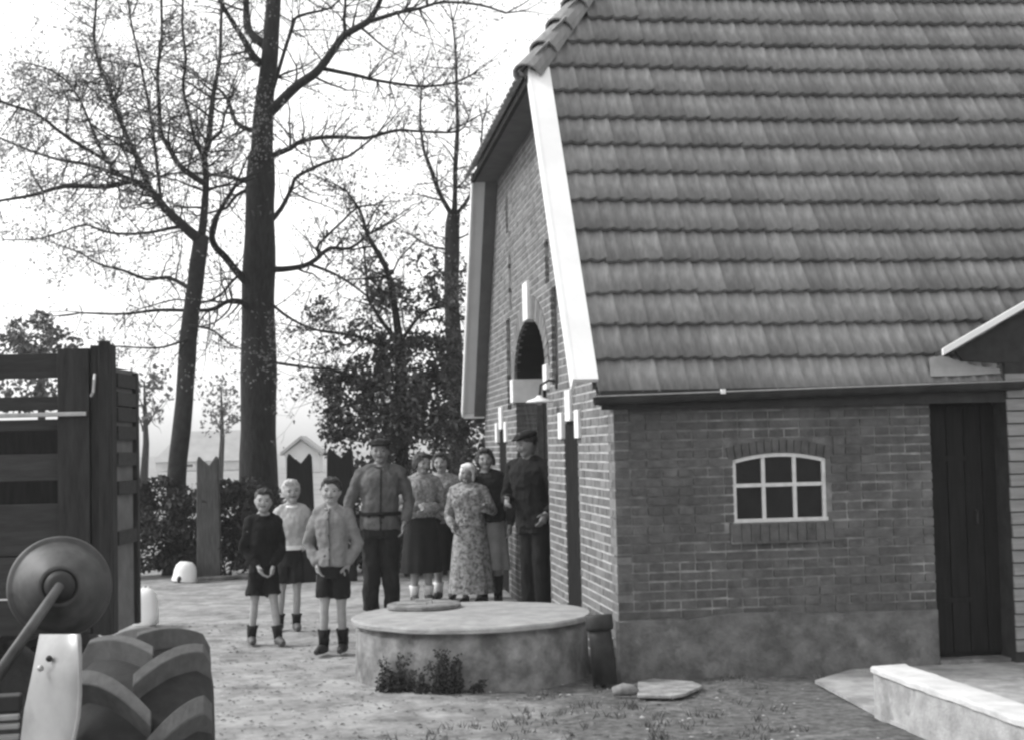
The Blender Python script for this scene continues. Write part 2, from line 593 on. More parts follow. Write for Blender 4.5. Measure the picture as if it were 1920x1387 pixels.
# arch of upright bricks over the window, sill of bricks below
n_a = 14
for i in range(n_a):
    x = WX0 - 0.03 + (WX1 - WX0 + 0.06) * (i + 0.5) / n_a
    bb = MB(); bb.box(-0.0215, 0.0215, 0, 0.1, 0.004, 0.092)
    o = bb.build('arch_brick', M_BRICK, house); o.location = (x, random.uniform(-0.003, 0.002), win_top(min(max(x, WX0), WX1)) if True else 0)
    o.rotation_euler = (0, (x - (WX0 + WX1) / 2) * 0.5, 0)
bk = MB()
apts = [(WX0 - 0.06, 0.012, WZ1 - 0.035), (WX0, 0.012, WZ1 - 0.035)] + [(WX0 + (WX1 - WX0) * q / 12, 0.012, win_top(WX0 + (WX1 - WX0) * q / 12) + 0.002) for q in range(13)]
apts += [(WX1, 0.012, WZ1 - 0.035), (WX1 + 0.06, 0.012, WZ1 - 0.035), (WX1 + 0.06, 0.012, WZ1 + 0.21), (WX0 - 0.06, 0.012, WZ1 + 0.21)]
bk.prism(apts, (0, 0.09, 0)); bk.build('arch_mortar', M_CEMENT, house)
n_s = 11
for i in range(n_s):
    x0 = WX0 - 0.028 + (WX1 - WX0 + 0.056) * i / n_s; x1 = WX0 - 0.028 + (WX1 - WX0 + 0.056) * (i + 1) / n_s
    bb = MB(); bb.box(x0 + 0.004, x1 - 0.004, -0.045, 0.1, 0.915, 1.035)
    o = bb.build('sill_brick', M_BRICK, house)
bk = MB(); bk.box(WX0 - 0.027, WX1 + 0.027, -0.036, 0.1, 0.90, 1.042); bk.build('sill_mortar', M_CEMENT, house)

# side door
dd = MB()
nd = 5
dro = MB(); dro.box(DX0 + 0.002, DX1, 0.13, 0.2, 0.05, DZ1); door_o = dro.build('side_door', M_DARKDOOR, house)
door_o['label'] = 'dark plank side door beside the pale annex'
for i in range(nd):
    x0 = DX0 + 0.03 + (DX1 - DX0 - 0.06) * i / nd
    pk = MB(); pk.box(x0 + 0.004, x0 + (DX1 - DX0 - 0.06) / nd - 0.004, 0.105, 0.128, 0.08, DZ1 - 0.04); pk.build('plank', M_DARKDOOR, door_o)
for zz in (0.45, 1.45):
    hg = MB(); hg.box(DX0 + 0.03, DX0 + 0.33, 0.096, 0.104, zz - 0.02, zz + 0.02); hg.build('hinge_strap', M_DARKDOOR, door_o)
hg = MB(); hg.tube([(DX0 + 0.36, 0.10, 0.98), (DX0 + 0.36, 0.075, 0.99), (DX0 + 0.36, 0.075, 1.07), (DX0 + 0.36, 0.10, 1.08)], 0.008, 6); hg.build('latch', M_ENGINE, door_o)
st = MB(); st.box(DX0 - 0.0, DX1 + 0.05, -0.03, 0.25, -0.03, 0.045); o = st.build('door_step', M_CONC, house)
st = MB(); st.box(DX0 - 0.05, DX1 + 0.05, 0.01, 0.22, DZ1 + 0.002, EAVE + 0.05); o = st.build('door_lintel', M_FASCIA, house)

# --- gable wall (plane x=0, facing -x)
AC, AH, ASP, ATOP = 4.12, 1.07, 2.30, 2.82      # main arch: centre, half width, springing, top
DOORS = [(1.80, 0.33, 1.80), (WG - 1.80, 0.33, 1.80)]
SLOTS = [(2.52, 0.17, 2.13, 2.97), (WG - 2.52, 0.17, 2.0, 2.97), (2.85, 0.12, 3.05, 3.42), (WG - 2.75, 0.12, 3.05, 3.6),
         (WG - 2.62, 0.12, 3.85, 4.28), (2.75, 0.12, 3.85, 4.2)]


def arch_half(zm):
    if zm < ASP: return AH
    q = (zm - ASP) / (ATOP - ASP)
    return AH * math.sqrt(max(0.0, 1 - q * q))


def gable_segs(z0, z1, bricks=False):
    zm = (z0 + z1) / 2
    m = 0.03
    a = max(0.0, (z1 - EAVE + 0.11) / math.tan(TH))
    segs = [(a + 0.0, WG - a)]
    if z0 < ATOP + 0.01:
        ah = arch_half(zm) if zm < ASP else max(arch_half(z0), 0.15) + 0.05
        segs = sub_segs(segs, AC - ah, AC + ah)
    for (c, h, zt) in DOORS:
        if zm < zt: segs = sub_segs(segs, c - h, c + h)
    for (c, h, za, zb) in SLOTS:
        if za < zm < zb: segs = sub_segs(segs, c - h, c + h)
    return segs


TOPG = 4.62
gw = MB(); gs = MB()
z = 0.0; k = 0
slotback = MB()
while z < TOPG:
    z1 = min(z + COURSE, TOPG)
    for (a, c) in gable_segs(z, z1):
        if a < 0.001: a = 0.0085
        gw.box(0.0045, 0.22, a, c, z, z1 + 0.0005)
    hdr = (k % 2 == 1)
    stepb = 0.1095 if hdr else 0.219
    off = 0.0 if hdr else (-0.1095 if (k // 2) % 2 == 0 else 0.0)
    for (a, c) in gable_segs(z, z1, True):
        x = off
        while x < c:
            l, r = max(x + 0.0055, a), min(x + stepb - 0.0055, c)
            if r - l > 0.02:
                x0 = random.uniform(-0.002, 0.002)
                gs.box(x0, 0.1, l, r, z + 0.0075, z1 - 0.0075)
            x += stepb
    z += COURSE; k += 1
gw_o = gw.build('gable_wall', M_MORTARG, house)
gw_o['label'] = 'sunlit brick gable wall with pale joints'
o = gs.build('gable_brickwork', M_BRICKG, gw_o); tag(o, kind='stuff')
for (c, h, za, zb) in SLOTS:
    s_ = MB(); s_.box(0.035, 0.2, c - h - 0.02, c + h + 0.02, za - 0.05, zb + 0.05)
    s_.build('shaded_slot_back', M_FASCIA, house)  # dark back plate holds the shade of the brick recess in its colour
# far return walls so the house is closed
s_ = MB()
s_.box(0.23, LEN, WG - 0.2, WG, 0, EAVE)
s_.box(LEN - 0.2, LEN, 0.23, WG - 0.21, 0, EAVE + 2.5)
s_.build('rear_wall', M_BRICK, house)
# dark interior volume: recess behind the big doors
REC = 0.30
s_ = MB(); s_.box(REC, REC + 0.06, AC - AH - 0.15, AC + AH + 0.15, 0, ATOP + 0.2)
bd = s_.build('barn_door', M_DOORG, house); bd['label'] = 'tall dark double barn door in the arch'
for i in range(12):
    y0 = AC - AH + 2 * AH * i / 12
    pk = MB(); pk.box(REC - 0.018, REC - 0.001, y0 + 0.004, y0 + 2 * AH / 12 - 0.004, 0.06, 2.08); pk.build('plank', M_DOORG, bd)
# intrados + jambs (black above, brick below)
ins = MB()
NA = 20
for i in range(NA):
    a0 = math.pi * i / NA; a1 = math.pi * (i + 1) / NA
    p0 = (AC + AH * math.cos(a0), ASP + (ATOP - ASP) * math.sin(a0)); p1 = (AC + AH * math.cos(a1), ASP + (ATOP - ASP) * math.sin(a1))
    q0 = (AC + (AH + 0.1) * math.cos(a0), ASP + (ATOP - ASP + 0.1) * math.sin(a0)); q1 = (AC + (AH + 0.1) * math.cos(a1), ASP + (ATOP - ASP + 0.1) * math.sin(a1))
    ins.quad((0.02, p0[0], p0[1]), (0.02, p1[0], p1[1]), (REC, p1[0], p1[1]), (REC, p0[0], p0[1]))
ins.box(0.02, REC, AC + AH, AC + AH + 0.1, 2.3, 2.32)
ins.build('arch_soffit', M_BLACK, house)
for i in range(22):
    a0 = math.pi * (i + 0.08) / 22; a1 = math.pi * (i + 0.92) / 22
    if 9.6 < i < 11.4: continue
    pts = []
    for (rr, aa) in ((0, a0), (0.22, a0), (0.22, a1), (0, a1)):
        pts.append((-0.008, AC + (AH + rr) * math.cos(aa), ASP + (ATOP - ASP + rr) * math.sin(aa)))
    v_ = MB(); v_.prism(pts, (0.06, 0, 0)); v_.build('arch_brick', M_BRICKG, house)
for (ya, yb) in ((AC + AH, AC + AH + 0.12), (AC - AH - 0.12, AC - AH)):
    s_ = MB(); s_.box(0.0125, REC, ya, yb, 0, 2.06); s_.build('door_jamb', M_BRICK, house)
# whitewashed stones: keystone and springers
for (y0, y1, z0, z1, nm) in ((AC - 0.16, AC + 0.16, ATOP - 0.01, ATOP + 0.36, 'keystone'), (AC + AH - 0.004, AC + AH + 0.2, 2.06, 2.30, 'springer_stone'),
                             (AC - AH - 0.2, AC - AH + 0.004, 2.10, 2.32, 'springer_stone')):
    s_ = MB(); s_.box(-0.03, REC - 0.01 if nm == 'springer_stone' else 0.15, y0, y1, z0, z1); s_.build(nm, M_WHITE2, house, bevel=0.006)
for (c, h, zt) in DOORS:
    s_ = MB(); s_.box(0.03, 0.09, c - h + 0.001, c + h - 0.001, 0.0, zt + 0.0)
    d_ = s_.build('stable_door', M_DOORG, house); d_['label'] = 'narrow dark stable door in the gable'
    for i in range(5):
        y0 = c - h + 2 * h * i / 5
        pk = MB(); pk.box(0.008, 0.029, y0 + 0.004, y0 + 2 * h / 5 - 0.004, 0.03, zt - 0.02); pk.build('plank', M_DOORG, d_)
    for (y0, y1, z0, z1, nm) in ((c - 0.12, c + 0.12, zt + 0.0, zt + 0.25, 'keystone'), (c + h - 0.01, c + h + 0.17, zt - 0.14, zt + 0.08, 'springer_stone'),
                                 (c - h - 0.17, c - h + 0.01, zt - 0.14, zt + 0.08, 'springer_stone')):
        s_ = MB(); s_.box(-0.025, 0.02, y0, y1, z0, z1); s_.build(nm, M_WHITE2, house, bevel=0.005)

# --- roof deck
HT = 4.62                      # height of the clipped-gable eave
t_h = (HT - EAVE) / math.sin(TH)
t_r = (RIDGE - EAVE) / math.sin(TH)
hx = (RIDGE - HT) / math.tan(TH)          # where hips meet the ridge, from the verge
VX = -0.26
rd = MB()
dn = -0.045
for sgn in (0, 1):
    def P(x, t):
        p = slope_pt(x, t, dn)
        if sgn: p.y = WG - p.y
        return p
    pts = [P(VX + 0.15, -0.08), P(LEN, -0.08), P(LEN, t_r - 0.02), P(VX + hx, t_r - 0.02), P(VX + 0.02, t_h), P(VX + 0.15, t_h - 0.02)]
    rd.poly(pts if not sgn else pts[::-1])
yh = (HT - EAVE) / math.tan(TH)
rd.poly([(VX + 0.02, WG - yh, HT - 0.04), (VX + 0.02, yh, HT - 0.04), (VX + hx, WG / 2, RIDGE - 0.06)])
roof = rd.build('roof', M_DECK, house)
roof['label'] = 'steep roof of grey wavy clay pantiles'

# --- pantiles
TW, EXP, TL = 0.208, 0.3055, 0.365


def tile_mesh(jit):
    bb = MB()
    n = 15
    prof = []
    for i in range(n):
        u_ = i / (n - 1)
        x = -0.012 + u_ * (TW + 0.022)
        # shallow pan, then a roll at the right-hand side
        zz = 0.0105 * math.cos(4 * math.pi * (u_ - 0.43)) + 0.003 * math.cos(8 * math.pi * (u_ - 0.43)) + 0.002 * math.cos(2 * math.pi * (u_ - 0.9))
        prof.append((x, zz))
    rows = []
    for (t, lift) in ((0.0, 0.052), (TL, -0.012)):
        rows.append([(x + random.uniform(-jit, jit), t, zz + lift) for (x, zz) in prof])
    low = [(x, 0.012, zz - 0.042) for (x, t, zz) in rows[0]]
    vs = rows[0] + rows[1] + low
    fs = []
    for i in range(n - 1):
        fs.append((i, i + 1, n + i + 1, n + i))
        fs.append((2 * n + i, 2 * n + i + 1, i + 1, i))
    bb.add(vs, fs)
    return bb


tile_me = []
for q in range(5):
    bb = tile_mesh(0.0015)
    tile_me.append((bb, bb.mesh('roof_tile', M_TILE, True)))
for (_, me) in tile_me:
    # crisp lower edge
    for i_, p in enumerate(me.polygons): p.use_smooth = (i_ % 2 == 0)
    n_f = len(me.polygons)
ROT = Matrix.Rotation(TH, 4, 'X')
rest = MB()
placed = 0
T0 = -0.092


def sag(x, t):
    """the old roof sags a little between the gable and the annex"""
    return -0.03 * math.sin(min(1.0, max(0.0, x / 4.6)) * math.pi) * min(1.0, t / 1.5) - 0.0


def vis(x, k):
    t = T0 + EXP * k
    p = house_m @ slope_pt(x + TW / 2, t + 0.15)
    q = cam_inv @ p
    px = 960 + 2800 * q.x / -q.z; py = 693.5 - 2800 * q.y / -q.z
    return -30 < px < 1950 and py > -40


house_m = Matrix.Translation(C0) @ Matrix.Rotation(YAW, 4, 'Z')
cam_inv = cam.matrix_world.inverted()
NR = int((t_r - T0) / EXP)
for k_ in range(NR + 1):
    t = T0 + EXP * k_
    xs0 = -0.105
    i = 0
    x = xs0
    zc = EAVE + t * math.sin(TH)
    while x < LEN - 0.1:
        hipx = VX + (zc + 0.10 - HT) / math.tan(TH) if zc > HT - 0.3 else -9
        if x > hipx - 0.10:
            slip = random.random() < 0.05
            jt = random.uniform(-0.004, 0.004) - (0.012 if slip else 0); jr = random.uniform(-0.010, 0.010) * (1.6 if slip else 1)
            pos = slope_pt(x + random.uniform(-0.003, 0.003), t + jt + sag(x, t), 0.0 + random.uniform(-0.002, 0.004))
            Mx = Matrix.Translation(pos) @ ROT @ Matrix.Rotation(jr, 4, 'Z')
            bb, me = random.choice(tile_me)
            if vis(x, k_) and placed < 300:
                o = bpy.data.objects.new('roof_tile', me); link(o, roof)
                o.matrix_local = Mx
                placed += 1
            else:
                rest.add([Mx @ Vector(p) for p in bb.v], bb.f)
        x += TW; i += 1
# first rows of the clipped (hipped) end, seen from below along its edge
HM = Matrix.Translation((VX - 0.06, 0, HT - 0.05)) @ Matrix.Rotation(-R(90), 4, 'Z') @ Matrix.Rotation(TH, 4, 'X')
for k_ in range(3):
    y = yh + k_ * EXP * math.cos(TH) * 1.0 - 0.05
    while y < WG - yh - k_ * 0.17:
        bb, me = random.choice(tile_me)
        Mx = Matrix.Translation((VX - 0.05 + k_ * EXP * math.cos(TH), y + TW, HT - 0.02 + k_ * EXP * math.sin(TH))) @ Matrix.Rotation(-R(90), 4, 'Z') @ Matrix.Rotation(TH, 4, 'X')
        rest.add([Mx @ Vector(p) for p in bb.v], bb.f)
        y += TW
o = rest.build('roof_tile_remainder', M_TILE, roof, smooth=False); tag(o, kind='stuff')
# hip tiles, half-round, overlapping
hd = Vector((1.0, 1.0, math.tan(TH))).normalized()
hs = Vector((VX - 0.0, yh - 0.02, HT + 0.02))
hl = 0.33
hip_me = None
for i in range(12):
    p0 = hs + hd * (i * hl - 0.06); p1 = hs + hd * ((i + 1) * hl + 0.02)
    side_ = Vector((1, -1, 0)).normalized()
    upv = hd.cross(side_); upv = upv if upv.z > 0 else -upv
    bb = MB()
    n = 9
    vs = []
    for (p, r, lift) in ((p0, 0.135, 0.03), (p1, 0.105, 0.0)):
        for rr in (r, r - 0.02):
            for j in range(n):
                a = R(-12) + R(204) * j / (n - 1)
                vs.append(p + side_ * (math.cos(a) * rr) + upv * (math.sin(a) * rr * 0.9 + lift - 0.03))
    fs = []
    for j in range(n - 1):
        fs.append((j, j + 1, 2 * n + j + 1, 2 * n + j))
        fs.append((n + j + 1, n + j, 3 * n + j, 3 * n + j + 1))
        fs.append((j + 1, j, n + j, n + j + 1))
    bb.add(vs, fs)
    bb.build('hip_tile', M_TILE, roof, smooth=False)
# mortar fillet under the hip tiles
fl = MB()
fl.tube([hs + hd * 0.02 + Vector((0, 0, -0.05)), hs + hd * (12 * hl) + Vector((0, 0, -0.05))], 0.075, 8)
fl.build('hip_mortar', M_CONC, roof)

# --- verge boards (white), soffits, clipped-gable soffit
for sgn in (0, 1):
    def Q(x, t, up):
        p = slope_pt(x, t, up)
        if sgn: p.y = WG - p.y
        return p
    vb = MB()
    t0, t1 = 0.02, t_h + 0.02
    vs = [Q(VX, t0, 0.03), Q(VX + 0.155, t0, 0.03), Q(VX + 0.155, t1, 0.03), Q(VX, t1, 0.03),
          Q(VX, t0, 0.065), Q(VX + 0.155, t0, 0.065), Q(VX + 0.155, t1, 0.065), Q(VX, t1, 0.065)]
    fs = [(0, 3, 2, 1), (4, 5, 6, 7), (0, 1, 5, 4), (1, 2, 6, 5), (2, 3, 7, 6), (3, 0, 4, 7)]
    vb.add(vs, fs)
    # outer cheek hanging below the flat board
    vs = [Q(VX - 0.022, t0, -0.06), Q(VX - 0.001, t0, -0.06), Q(VX - 0.001, t1, -0.06), Q(VX - 0.022, t1, -0.06),
          Q(VX - 0.022, t0, 0.067), Q(VX - 0.001, t0, 0.067), Q(VX - 0.001, t1, 0.067), Q(VX - 0.022, t1, 0.067)]
    vb.add(vs, fs)
    o = vb.build('verge_board', M_WHITE, house)
    o['label'] = 'broad white painted verge board'
    so = MB()
    vs = [Q(VX + 0.13, t0, -0.05), Q(-0.001, t0, -0.05), Q(-0.001, t1, -0.05), Q(VX + 0.13, t1, -0.05),
          Q(VX + 0.13, t0, -0.025), Q(-0.001, t0, -0.025), Q(-0.001, t1, -0.025), Q(VX + 0.13, t1, -0.025)]
    so.add(vs, fs)
    so.build('verge_soffit', M_SOFFIT, house)
    if not sgn: continue
    eb = MB()
    vs = [Q(VX, 0.0, -0.06), Q(-0.002, 0.0, -0.06), Q(-0.002, 0.018, -0.06), Q(VX, 0.018, -0.06),
          Q(VX, 0.0, 0.029), Q(-0.002, 0.0, 0.029), Q(-0.002, 0.018, 0.029), Q(VX, 0.018, 0.029)]
    eb.add(vs, fs)
    eb.build('verge_end_board', M_WHITE, house)
so = MB(); so.box(VX + 0.01, 0.1, yh - 0.02, WG - yh + 0.02, HT - 0.055, HT - 0.03); so.build('gable_soffit', M_SOFFIT, house)
so = MB(); so.box(VX - 0.03, VX + 0.009, yh - 0.02, WG - yh + 0.02, HT - 0.07, HT - 0.015); so.build('gable_eave_board', M_FASCIA, house)

# --- gutter, fascia
gt = MB()
ng = 30
gr = 0.055
prof = []
for j in range(9):
    a = math.pi + math.pi * j / 8
    prof.append((math.cos(a) * gr, math.sin(a) * gr))
prev = None
xs = [-0.16 + (2.92 + 0.16) * i / ng for i in range(ng + 1)]
ring = []
for x in xs:
    zc = 1.925 + 0.018 * (x + 0.16) + 0.004 * noise.noise(Vector((x * 2, 1, 1)))
    ring.append([(x, -0.165 + a, zc + b_) for (a, b_) in prof] + [(x, -0.165 + a * 0.93, zc + b_ * 0.93) for (a, b_) in prof[::-1]])
n = len(ring[0])
vs = [p for r_ in ring for p in r_]
fs = [(i * n + j, i * n + (j + 1) % n, (i + 1) * n + (j + 1) % n, (i + 1) * n + j) for i in range(ng) for j in range(n)]
gt.add(vs, fs)
gt.tube([(x, -0.165 - gr, 1.928 + 0.018 * (x + 0.16)) for x in xs], 0.0085, 6)
gut = gt.build('gutter', M_FASCIA, house)
lip = MB(); lip.tube([(x, -0.165 - gr - 0.006, 1.928 + 0.018 * (x + 0.16)) for x in xs], 0.0055, 6); lip.build('gutter_lip', M_ZINC, gut)
gb = MB(); gb.box(0.70, 0.73, -0.245, -0.215, 1.93, 1.962); gb.build('gutter_bracket', M_WHITE, gut)
fb = MB(); fb.box(-0.10, 2.95, -0.105, -0.08, 1.84, 1.97); fb.build('fascia', M_FASCIA, house)
fb = MB(); fb.box(-0.10, 2.95, -0.079, 0.0, 1.87, 1.89); fb.build('eave_soffit', M_FASCIA, house)

# --- enamel lamp by the barn door (hangs on a bracket from the gable)
lamp = empty('wall_lamp', house_m @ Vector((0, 2.45, 1.99)), YAW)
tag(lamp, 'white enamel lamp shade on bracket beside the barn door arch', 'lamp')
s_ = MB(); s_.revolve([(0.012, 0.055), (0.025, 0.05), (0.035, 0.035), (0.10, 0.012), (0.12, 0.0), (0.117, -0.004), (0.09, 0.006), (0.03, 0.03)], 24, Matrix.Translation((-0.15, 0, -0.01)))
s_.build('lamp_shade', M_WHITE, lamp, smooth=True)
s_ = MB(); s_.tube([(0.0, 0, 0.16), (-0.07, 0, 0.17), (-0.14, 0, 0.13), (-0.15, 0, 0.04)], 0.011, 6); s_.box(-0.012, -0.001, -0.04, 0.04, 0.1, 0.22); s_.build('bracket', M_ENGINE, lamp)
s_ = MB(); s_.ball((-0.15, 0, -0.01), 0.03); s_.build('bulb', M_CONCL, lamp, smooth=True)

# ------------------------------------------------------------------ annex on the right: pale boarded gable under its own roof
annex = empty('annex', house_m @ Vector((2.79, -0.12, 0)), YAW)
tag(annex, 'pale boarded annex with white roof edge at the right edge', 'annex')
AW, AHT = 3.2, 2.09
s_ = MB(); s_.box(0.0, AW, 0.014, 0.1, -0.03, AHT + 0.02)
s_.prism([(-0.36, 0.014, 2.20), (-0.30, 0.014, 2.13), (0, 0.014, AHT + 0.021), (AW, 0.014, AHT + 0.021), (AW + 0.36, 0.014, 2.20), (AW / 2, 0.014, 2.18 + (AW / 2 + 0.36) * 0.534)], (0, 0.05, 0))  # dark gable panel, shade under the verge put into its colour
aw = s_.build('front_wall', M_FASCIA, annex)
bz = 0.10; kb = 0
while bz < AHT - 0.08:
    xa = max(0.0, (bz - AHT) / 0.57) if bz > AHT else 0.0
    if bz > AHT: xa += 0.16
    bb = MB()
    sl = 0.012
    h_ = 0.079
    bb.add([(xa, -0.012, bz), (AW - xa, -0.012, bz), (AW - xa, 0.002, bz + h_), (xa, 0.002, bz + h_),
            (xa, 0.0135, bz), (AW - xa, 0.0135, bz), (AW - xa, 0.0135, bz + h_), (xa, 0.0135, bz + h_)],
           [(0, 1, 2, 3), (0, 4, 5, 1), (3, 2, 6, 7), (1, 5, 6, 2), (0, 3, 7, 4)])
    o = bb.build('board', M_BOARDL, aw); o.location = (random.uniform(-0.004, 0.004), random.uniform(-0.003, 0.001), 0)
    bz += 0.0885
# annex roof slopes with forward overhang
ov = 0.10
for sgn in (0, 1):
    def X(x): return AW - x if sgn else x
    e0, e1 = (-0.49, 2.165), (AW / 2, 2.165 + (AW / 2 + 0.49) * 0.534)
    r_ = MB()
    r_.add([(X(e0[0]), -ov, e0[1]), (X(e1[0]), -ov, e1[1]), (X(e1[0]), 0.06, e1[1]), (X(e0[0]), 0.06, e0[1]),
            (X(e0[0]), -ov, e0[1] + 0.05), (X(e1[0]), -ov, e1[1] + 0.05), (X(e1[0]), 0.06, e1[1] + 0.03), (X(e0[0]), 0.06, e0[1] + 0.03)],
           [(0, 1, 2, 3), (4, 5, 6, 7), (0, 1, 5, 4), (1, 2, 6, 5), (2, 3, 7, 6), (3, 0, 4, 7)])
    rr = r_.build('annex_roof', M_FASCIA, annex)
    v_ = MB()
    v_.add([(X(e0[0] - 0.02), -ov - 0.03, e0[1] + 0.0), (X(e1[0]), -ov - 0.03, e1[1] + 0.0), (X(e1[0]), -ov - 0.002, e1[1] + 0.0), (X(e0[0] - 0.02), -ov - 0.002, e0[1] + 0.0),
            (X(e0[0] - 0.02), -ov - 0.03, e0[1] + 0.045), (X(e1[0]), -ov - 0.03, e1[1] + 0.045), (X(e1[0]), -ov - 0.002, e1[1] + 0.045), (X(e0[0] - 0.02), -ov - 0.002, e0[1] + 0.045)],
           [(0, 1, 2, 3), (4, 5, 6, 7), (0, 1, 5, 4), (1, 2, 6, 5), (2, 3, 7, 6), (3, 0, 4, 7)])
    v_.build('annex_verge', M_WHITE, annex)
s_ = MB(); s_.box(0.0, AW, 0.101, 3.0, -0.03, AHT); s_.build('annex_body', M_FASCIA, annex)
# lead flashing on the tiles beside it
s_ = MB()
hinv = house_m.inverted()
o_l = hinv @ Vector((0, 0, CAMZ)); nrm = Vector((0, -math.sin(TH), math.cos(TH)))
cc = []
for (px, py) in ((1742, 672), (1764, 667), (1792, 676), (1830, 688), (1880, 692), (1882, 700), (1800, 705), (1745, 706)):
    d_ = hinv.to_3x3() @ view_dir(px, py)
    cc.append(o_l + d_ * ((slope_pt(0, 0, 0.056) - o_l).dot(nrm) / d_.dot(nrm)))
s_.prism(cc, (0, -0.004, 0.003))
s_.build('flashing', gm('lead_flashing', 0.19, 0.26, scale=7, rough=0.6), roof)

# ------------------------------------------------------------------ terrace, low wall
terr = MB()
tp = [on_ground(1528, 1277, 0.012), on_ground(1668, 1352, 0.012), (2.35, 7.2, 0.012), (2.7, 5.0, 0.012), (6.0, 5.0, 0.012), (6.0, 10.9, 0.012),
      tuple(house_m @ Vector((1.62, -0.06, 0.012)))]
tp = [(p[0], p[1], 0.0) for p in tp]
terr.prism(tp[::-1] if False else tp, (0, 0, 0.022))
o = terr.build('terrace', M_CONCL); tag(o, 'pale concrete terrace in front of the side door', None, None, 'structure')
# low wall running towards the camera
a0 = on_ground(1640, 1342)
d_ = Vector((0.17, -1.0, 0)).normalized()
n_ = Vector((d_.y, -d_.x, 0)) * -1
LW = empty('low_wall', a0)
tag(LW, 'low whitish concrete wall running forward beside the terrace', 'wall')
hw, tw = 0.285, 0.20
Ml = Matrix(((d_.x, n_.x, 0, 0), (d_.y, n_.y, 0, 0), (0, 0, 1, 0), (0, 0, 0, 1)))
def cast_bar(x0, x1, y0, y1, z0, z1, rr, amp, seed):
    mb = MB(); rings = []
    prof_ = [(y0, z0), (y1, z0), (y1, z1 - rr), (y1 - rr * 0.3, z1 - rr * 0.3), (y1 - rr, z1), (y0 + rr, z1), (y0 + rr * 0.3, z1 - rr * 0.3), (y0, z1 - rr), (y0, (z0 + z1) / 2)]
    ns_ = 70
    for i_ in range(ns_ + 1):
        x_ = x0 + (x1 - x0) * i_ / ns_
        ring_ = []
        for (yy, zz) in prof_:
            nv = noise.noise_vector(Vector((x_ * 5 + seed, yy * 9, zz * 9))) * amp + noise.noise_vector(Vector((x_ * 17 + seed, yy * 23, zz * 23))) * amp * 0.5
            ring_.append(Ml @ Vector((x_ + (nv.x if i_ else 0), yy + nv.y, zz + nv.z)))
        rings.append(ring_)
    n_p = len(prof_)
    mb.v = [tuple(p) for r_ in rings for p in r_]
    mb.f = [(a * n_p + k_, a * n_p + (k_ + 1) % n_p, (a + 1) * n_p + (k_ + 1) % n_p, (a + 1) * n_p + k_) for a in range(ns_) for k_ in range(n_p)]
    mb.f += [tuple(range(n_p - 1, -1, -1)), tuple(ns_ * n_p + k_ for k_ in range(n_p))]
    return mb


cast_bar(0, 4.2, 0.0, tw, -0.03, hw - 0.028, 0.004, 0.005, 1.0).build('wall_body', M_CONCL, LW)
cast_bar(-0.012, 4.2, -0.012, tw + 0.012, hw - 0.036, hw, 0.012, 0.006, 4.0).build('coping', M_CONCW, LW)

# ------------------------------------------------------------------ well
WC = Vector((-0.33, 10.78, 0))
WR = 0.83
well = empty('well', WC)
tag(well, 'round concrete well with flat cement lid beside the house corner', 'well')
s_ = MB()
nW = 72
rr = []
for (rad, zz) in ((WR + 0.015, -0.06), (WR + 0.008, 0.02), (WR, 0.14), (WR, 0.33), (WR - 0.03, 0.345), (WR - 0.03, 0.3755)):
    rr.append([(math.cos(2 * math.pi * k / nW) * (rad + 0.008 * noise.noise(Vector((math.cos(2 * math.pi * k / nW) * 3, math.sin(2 * math.pi * k / nW) * 3, zz * 4)))),
                math.sin(2 * math.pi * k / nW) * rad, zz) for k in range(nW)])
vs = [p for r_ in rr for p in r_]
fs = [(i * nW + k, i * nW + (k + 1) % nW, (i + 1) * nW + (k + 1) % nW, (i + 1) * nW + k) for i in range(len(rr) - 1) for k in range(nW)]
s_.add(vs, fs)
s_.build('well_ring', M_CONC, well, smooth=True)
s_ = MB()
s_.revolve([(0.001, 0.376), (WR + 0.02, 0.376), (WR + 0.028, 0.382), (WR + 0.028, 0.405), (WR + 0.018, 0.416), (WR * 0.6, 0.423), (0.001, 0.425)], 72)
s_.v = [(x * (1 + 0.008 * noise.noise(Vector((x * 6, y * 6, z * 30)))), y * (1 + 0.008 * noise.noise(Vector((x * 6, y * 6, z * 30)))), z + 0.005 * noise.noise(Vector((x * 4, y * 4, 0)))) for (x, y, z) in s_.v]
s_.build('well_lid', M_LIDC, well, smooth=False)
hc = on_ground(795, 1137, 0.43) - WC
s_ = MB(); s_.revolve([(0.0, 0.426), (0.27, 0.426), (0.275, 0.432), (0.275, 0.452), (0.262, 0.458), (0.0, 0.458)], 40, Matrix.Translation((hc.x, hc.y, 0)))
hatch = s_.build('hatch_cover', M_CONC, well)
s_ = MB(); s_.tube([(hc.x - 0.06, hc.y, 0.457), (hc.x - 0.06, hc.y, 0.485), (hc.x + 0.06, hc.y, 0.485), (hc.x + 0.06, hc.y, 0.457)], 0.008, 6)
s_.box(hc.x - 0.2, hc.x + 0.02, hc.y - 0.1, hc.y + 0.02, 0.4585, 0.466)
s_.build('hatch_handle', M_STEEL, hatch)

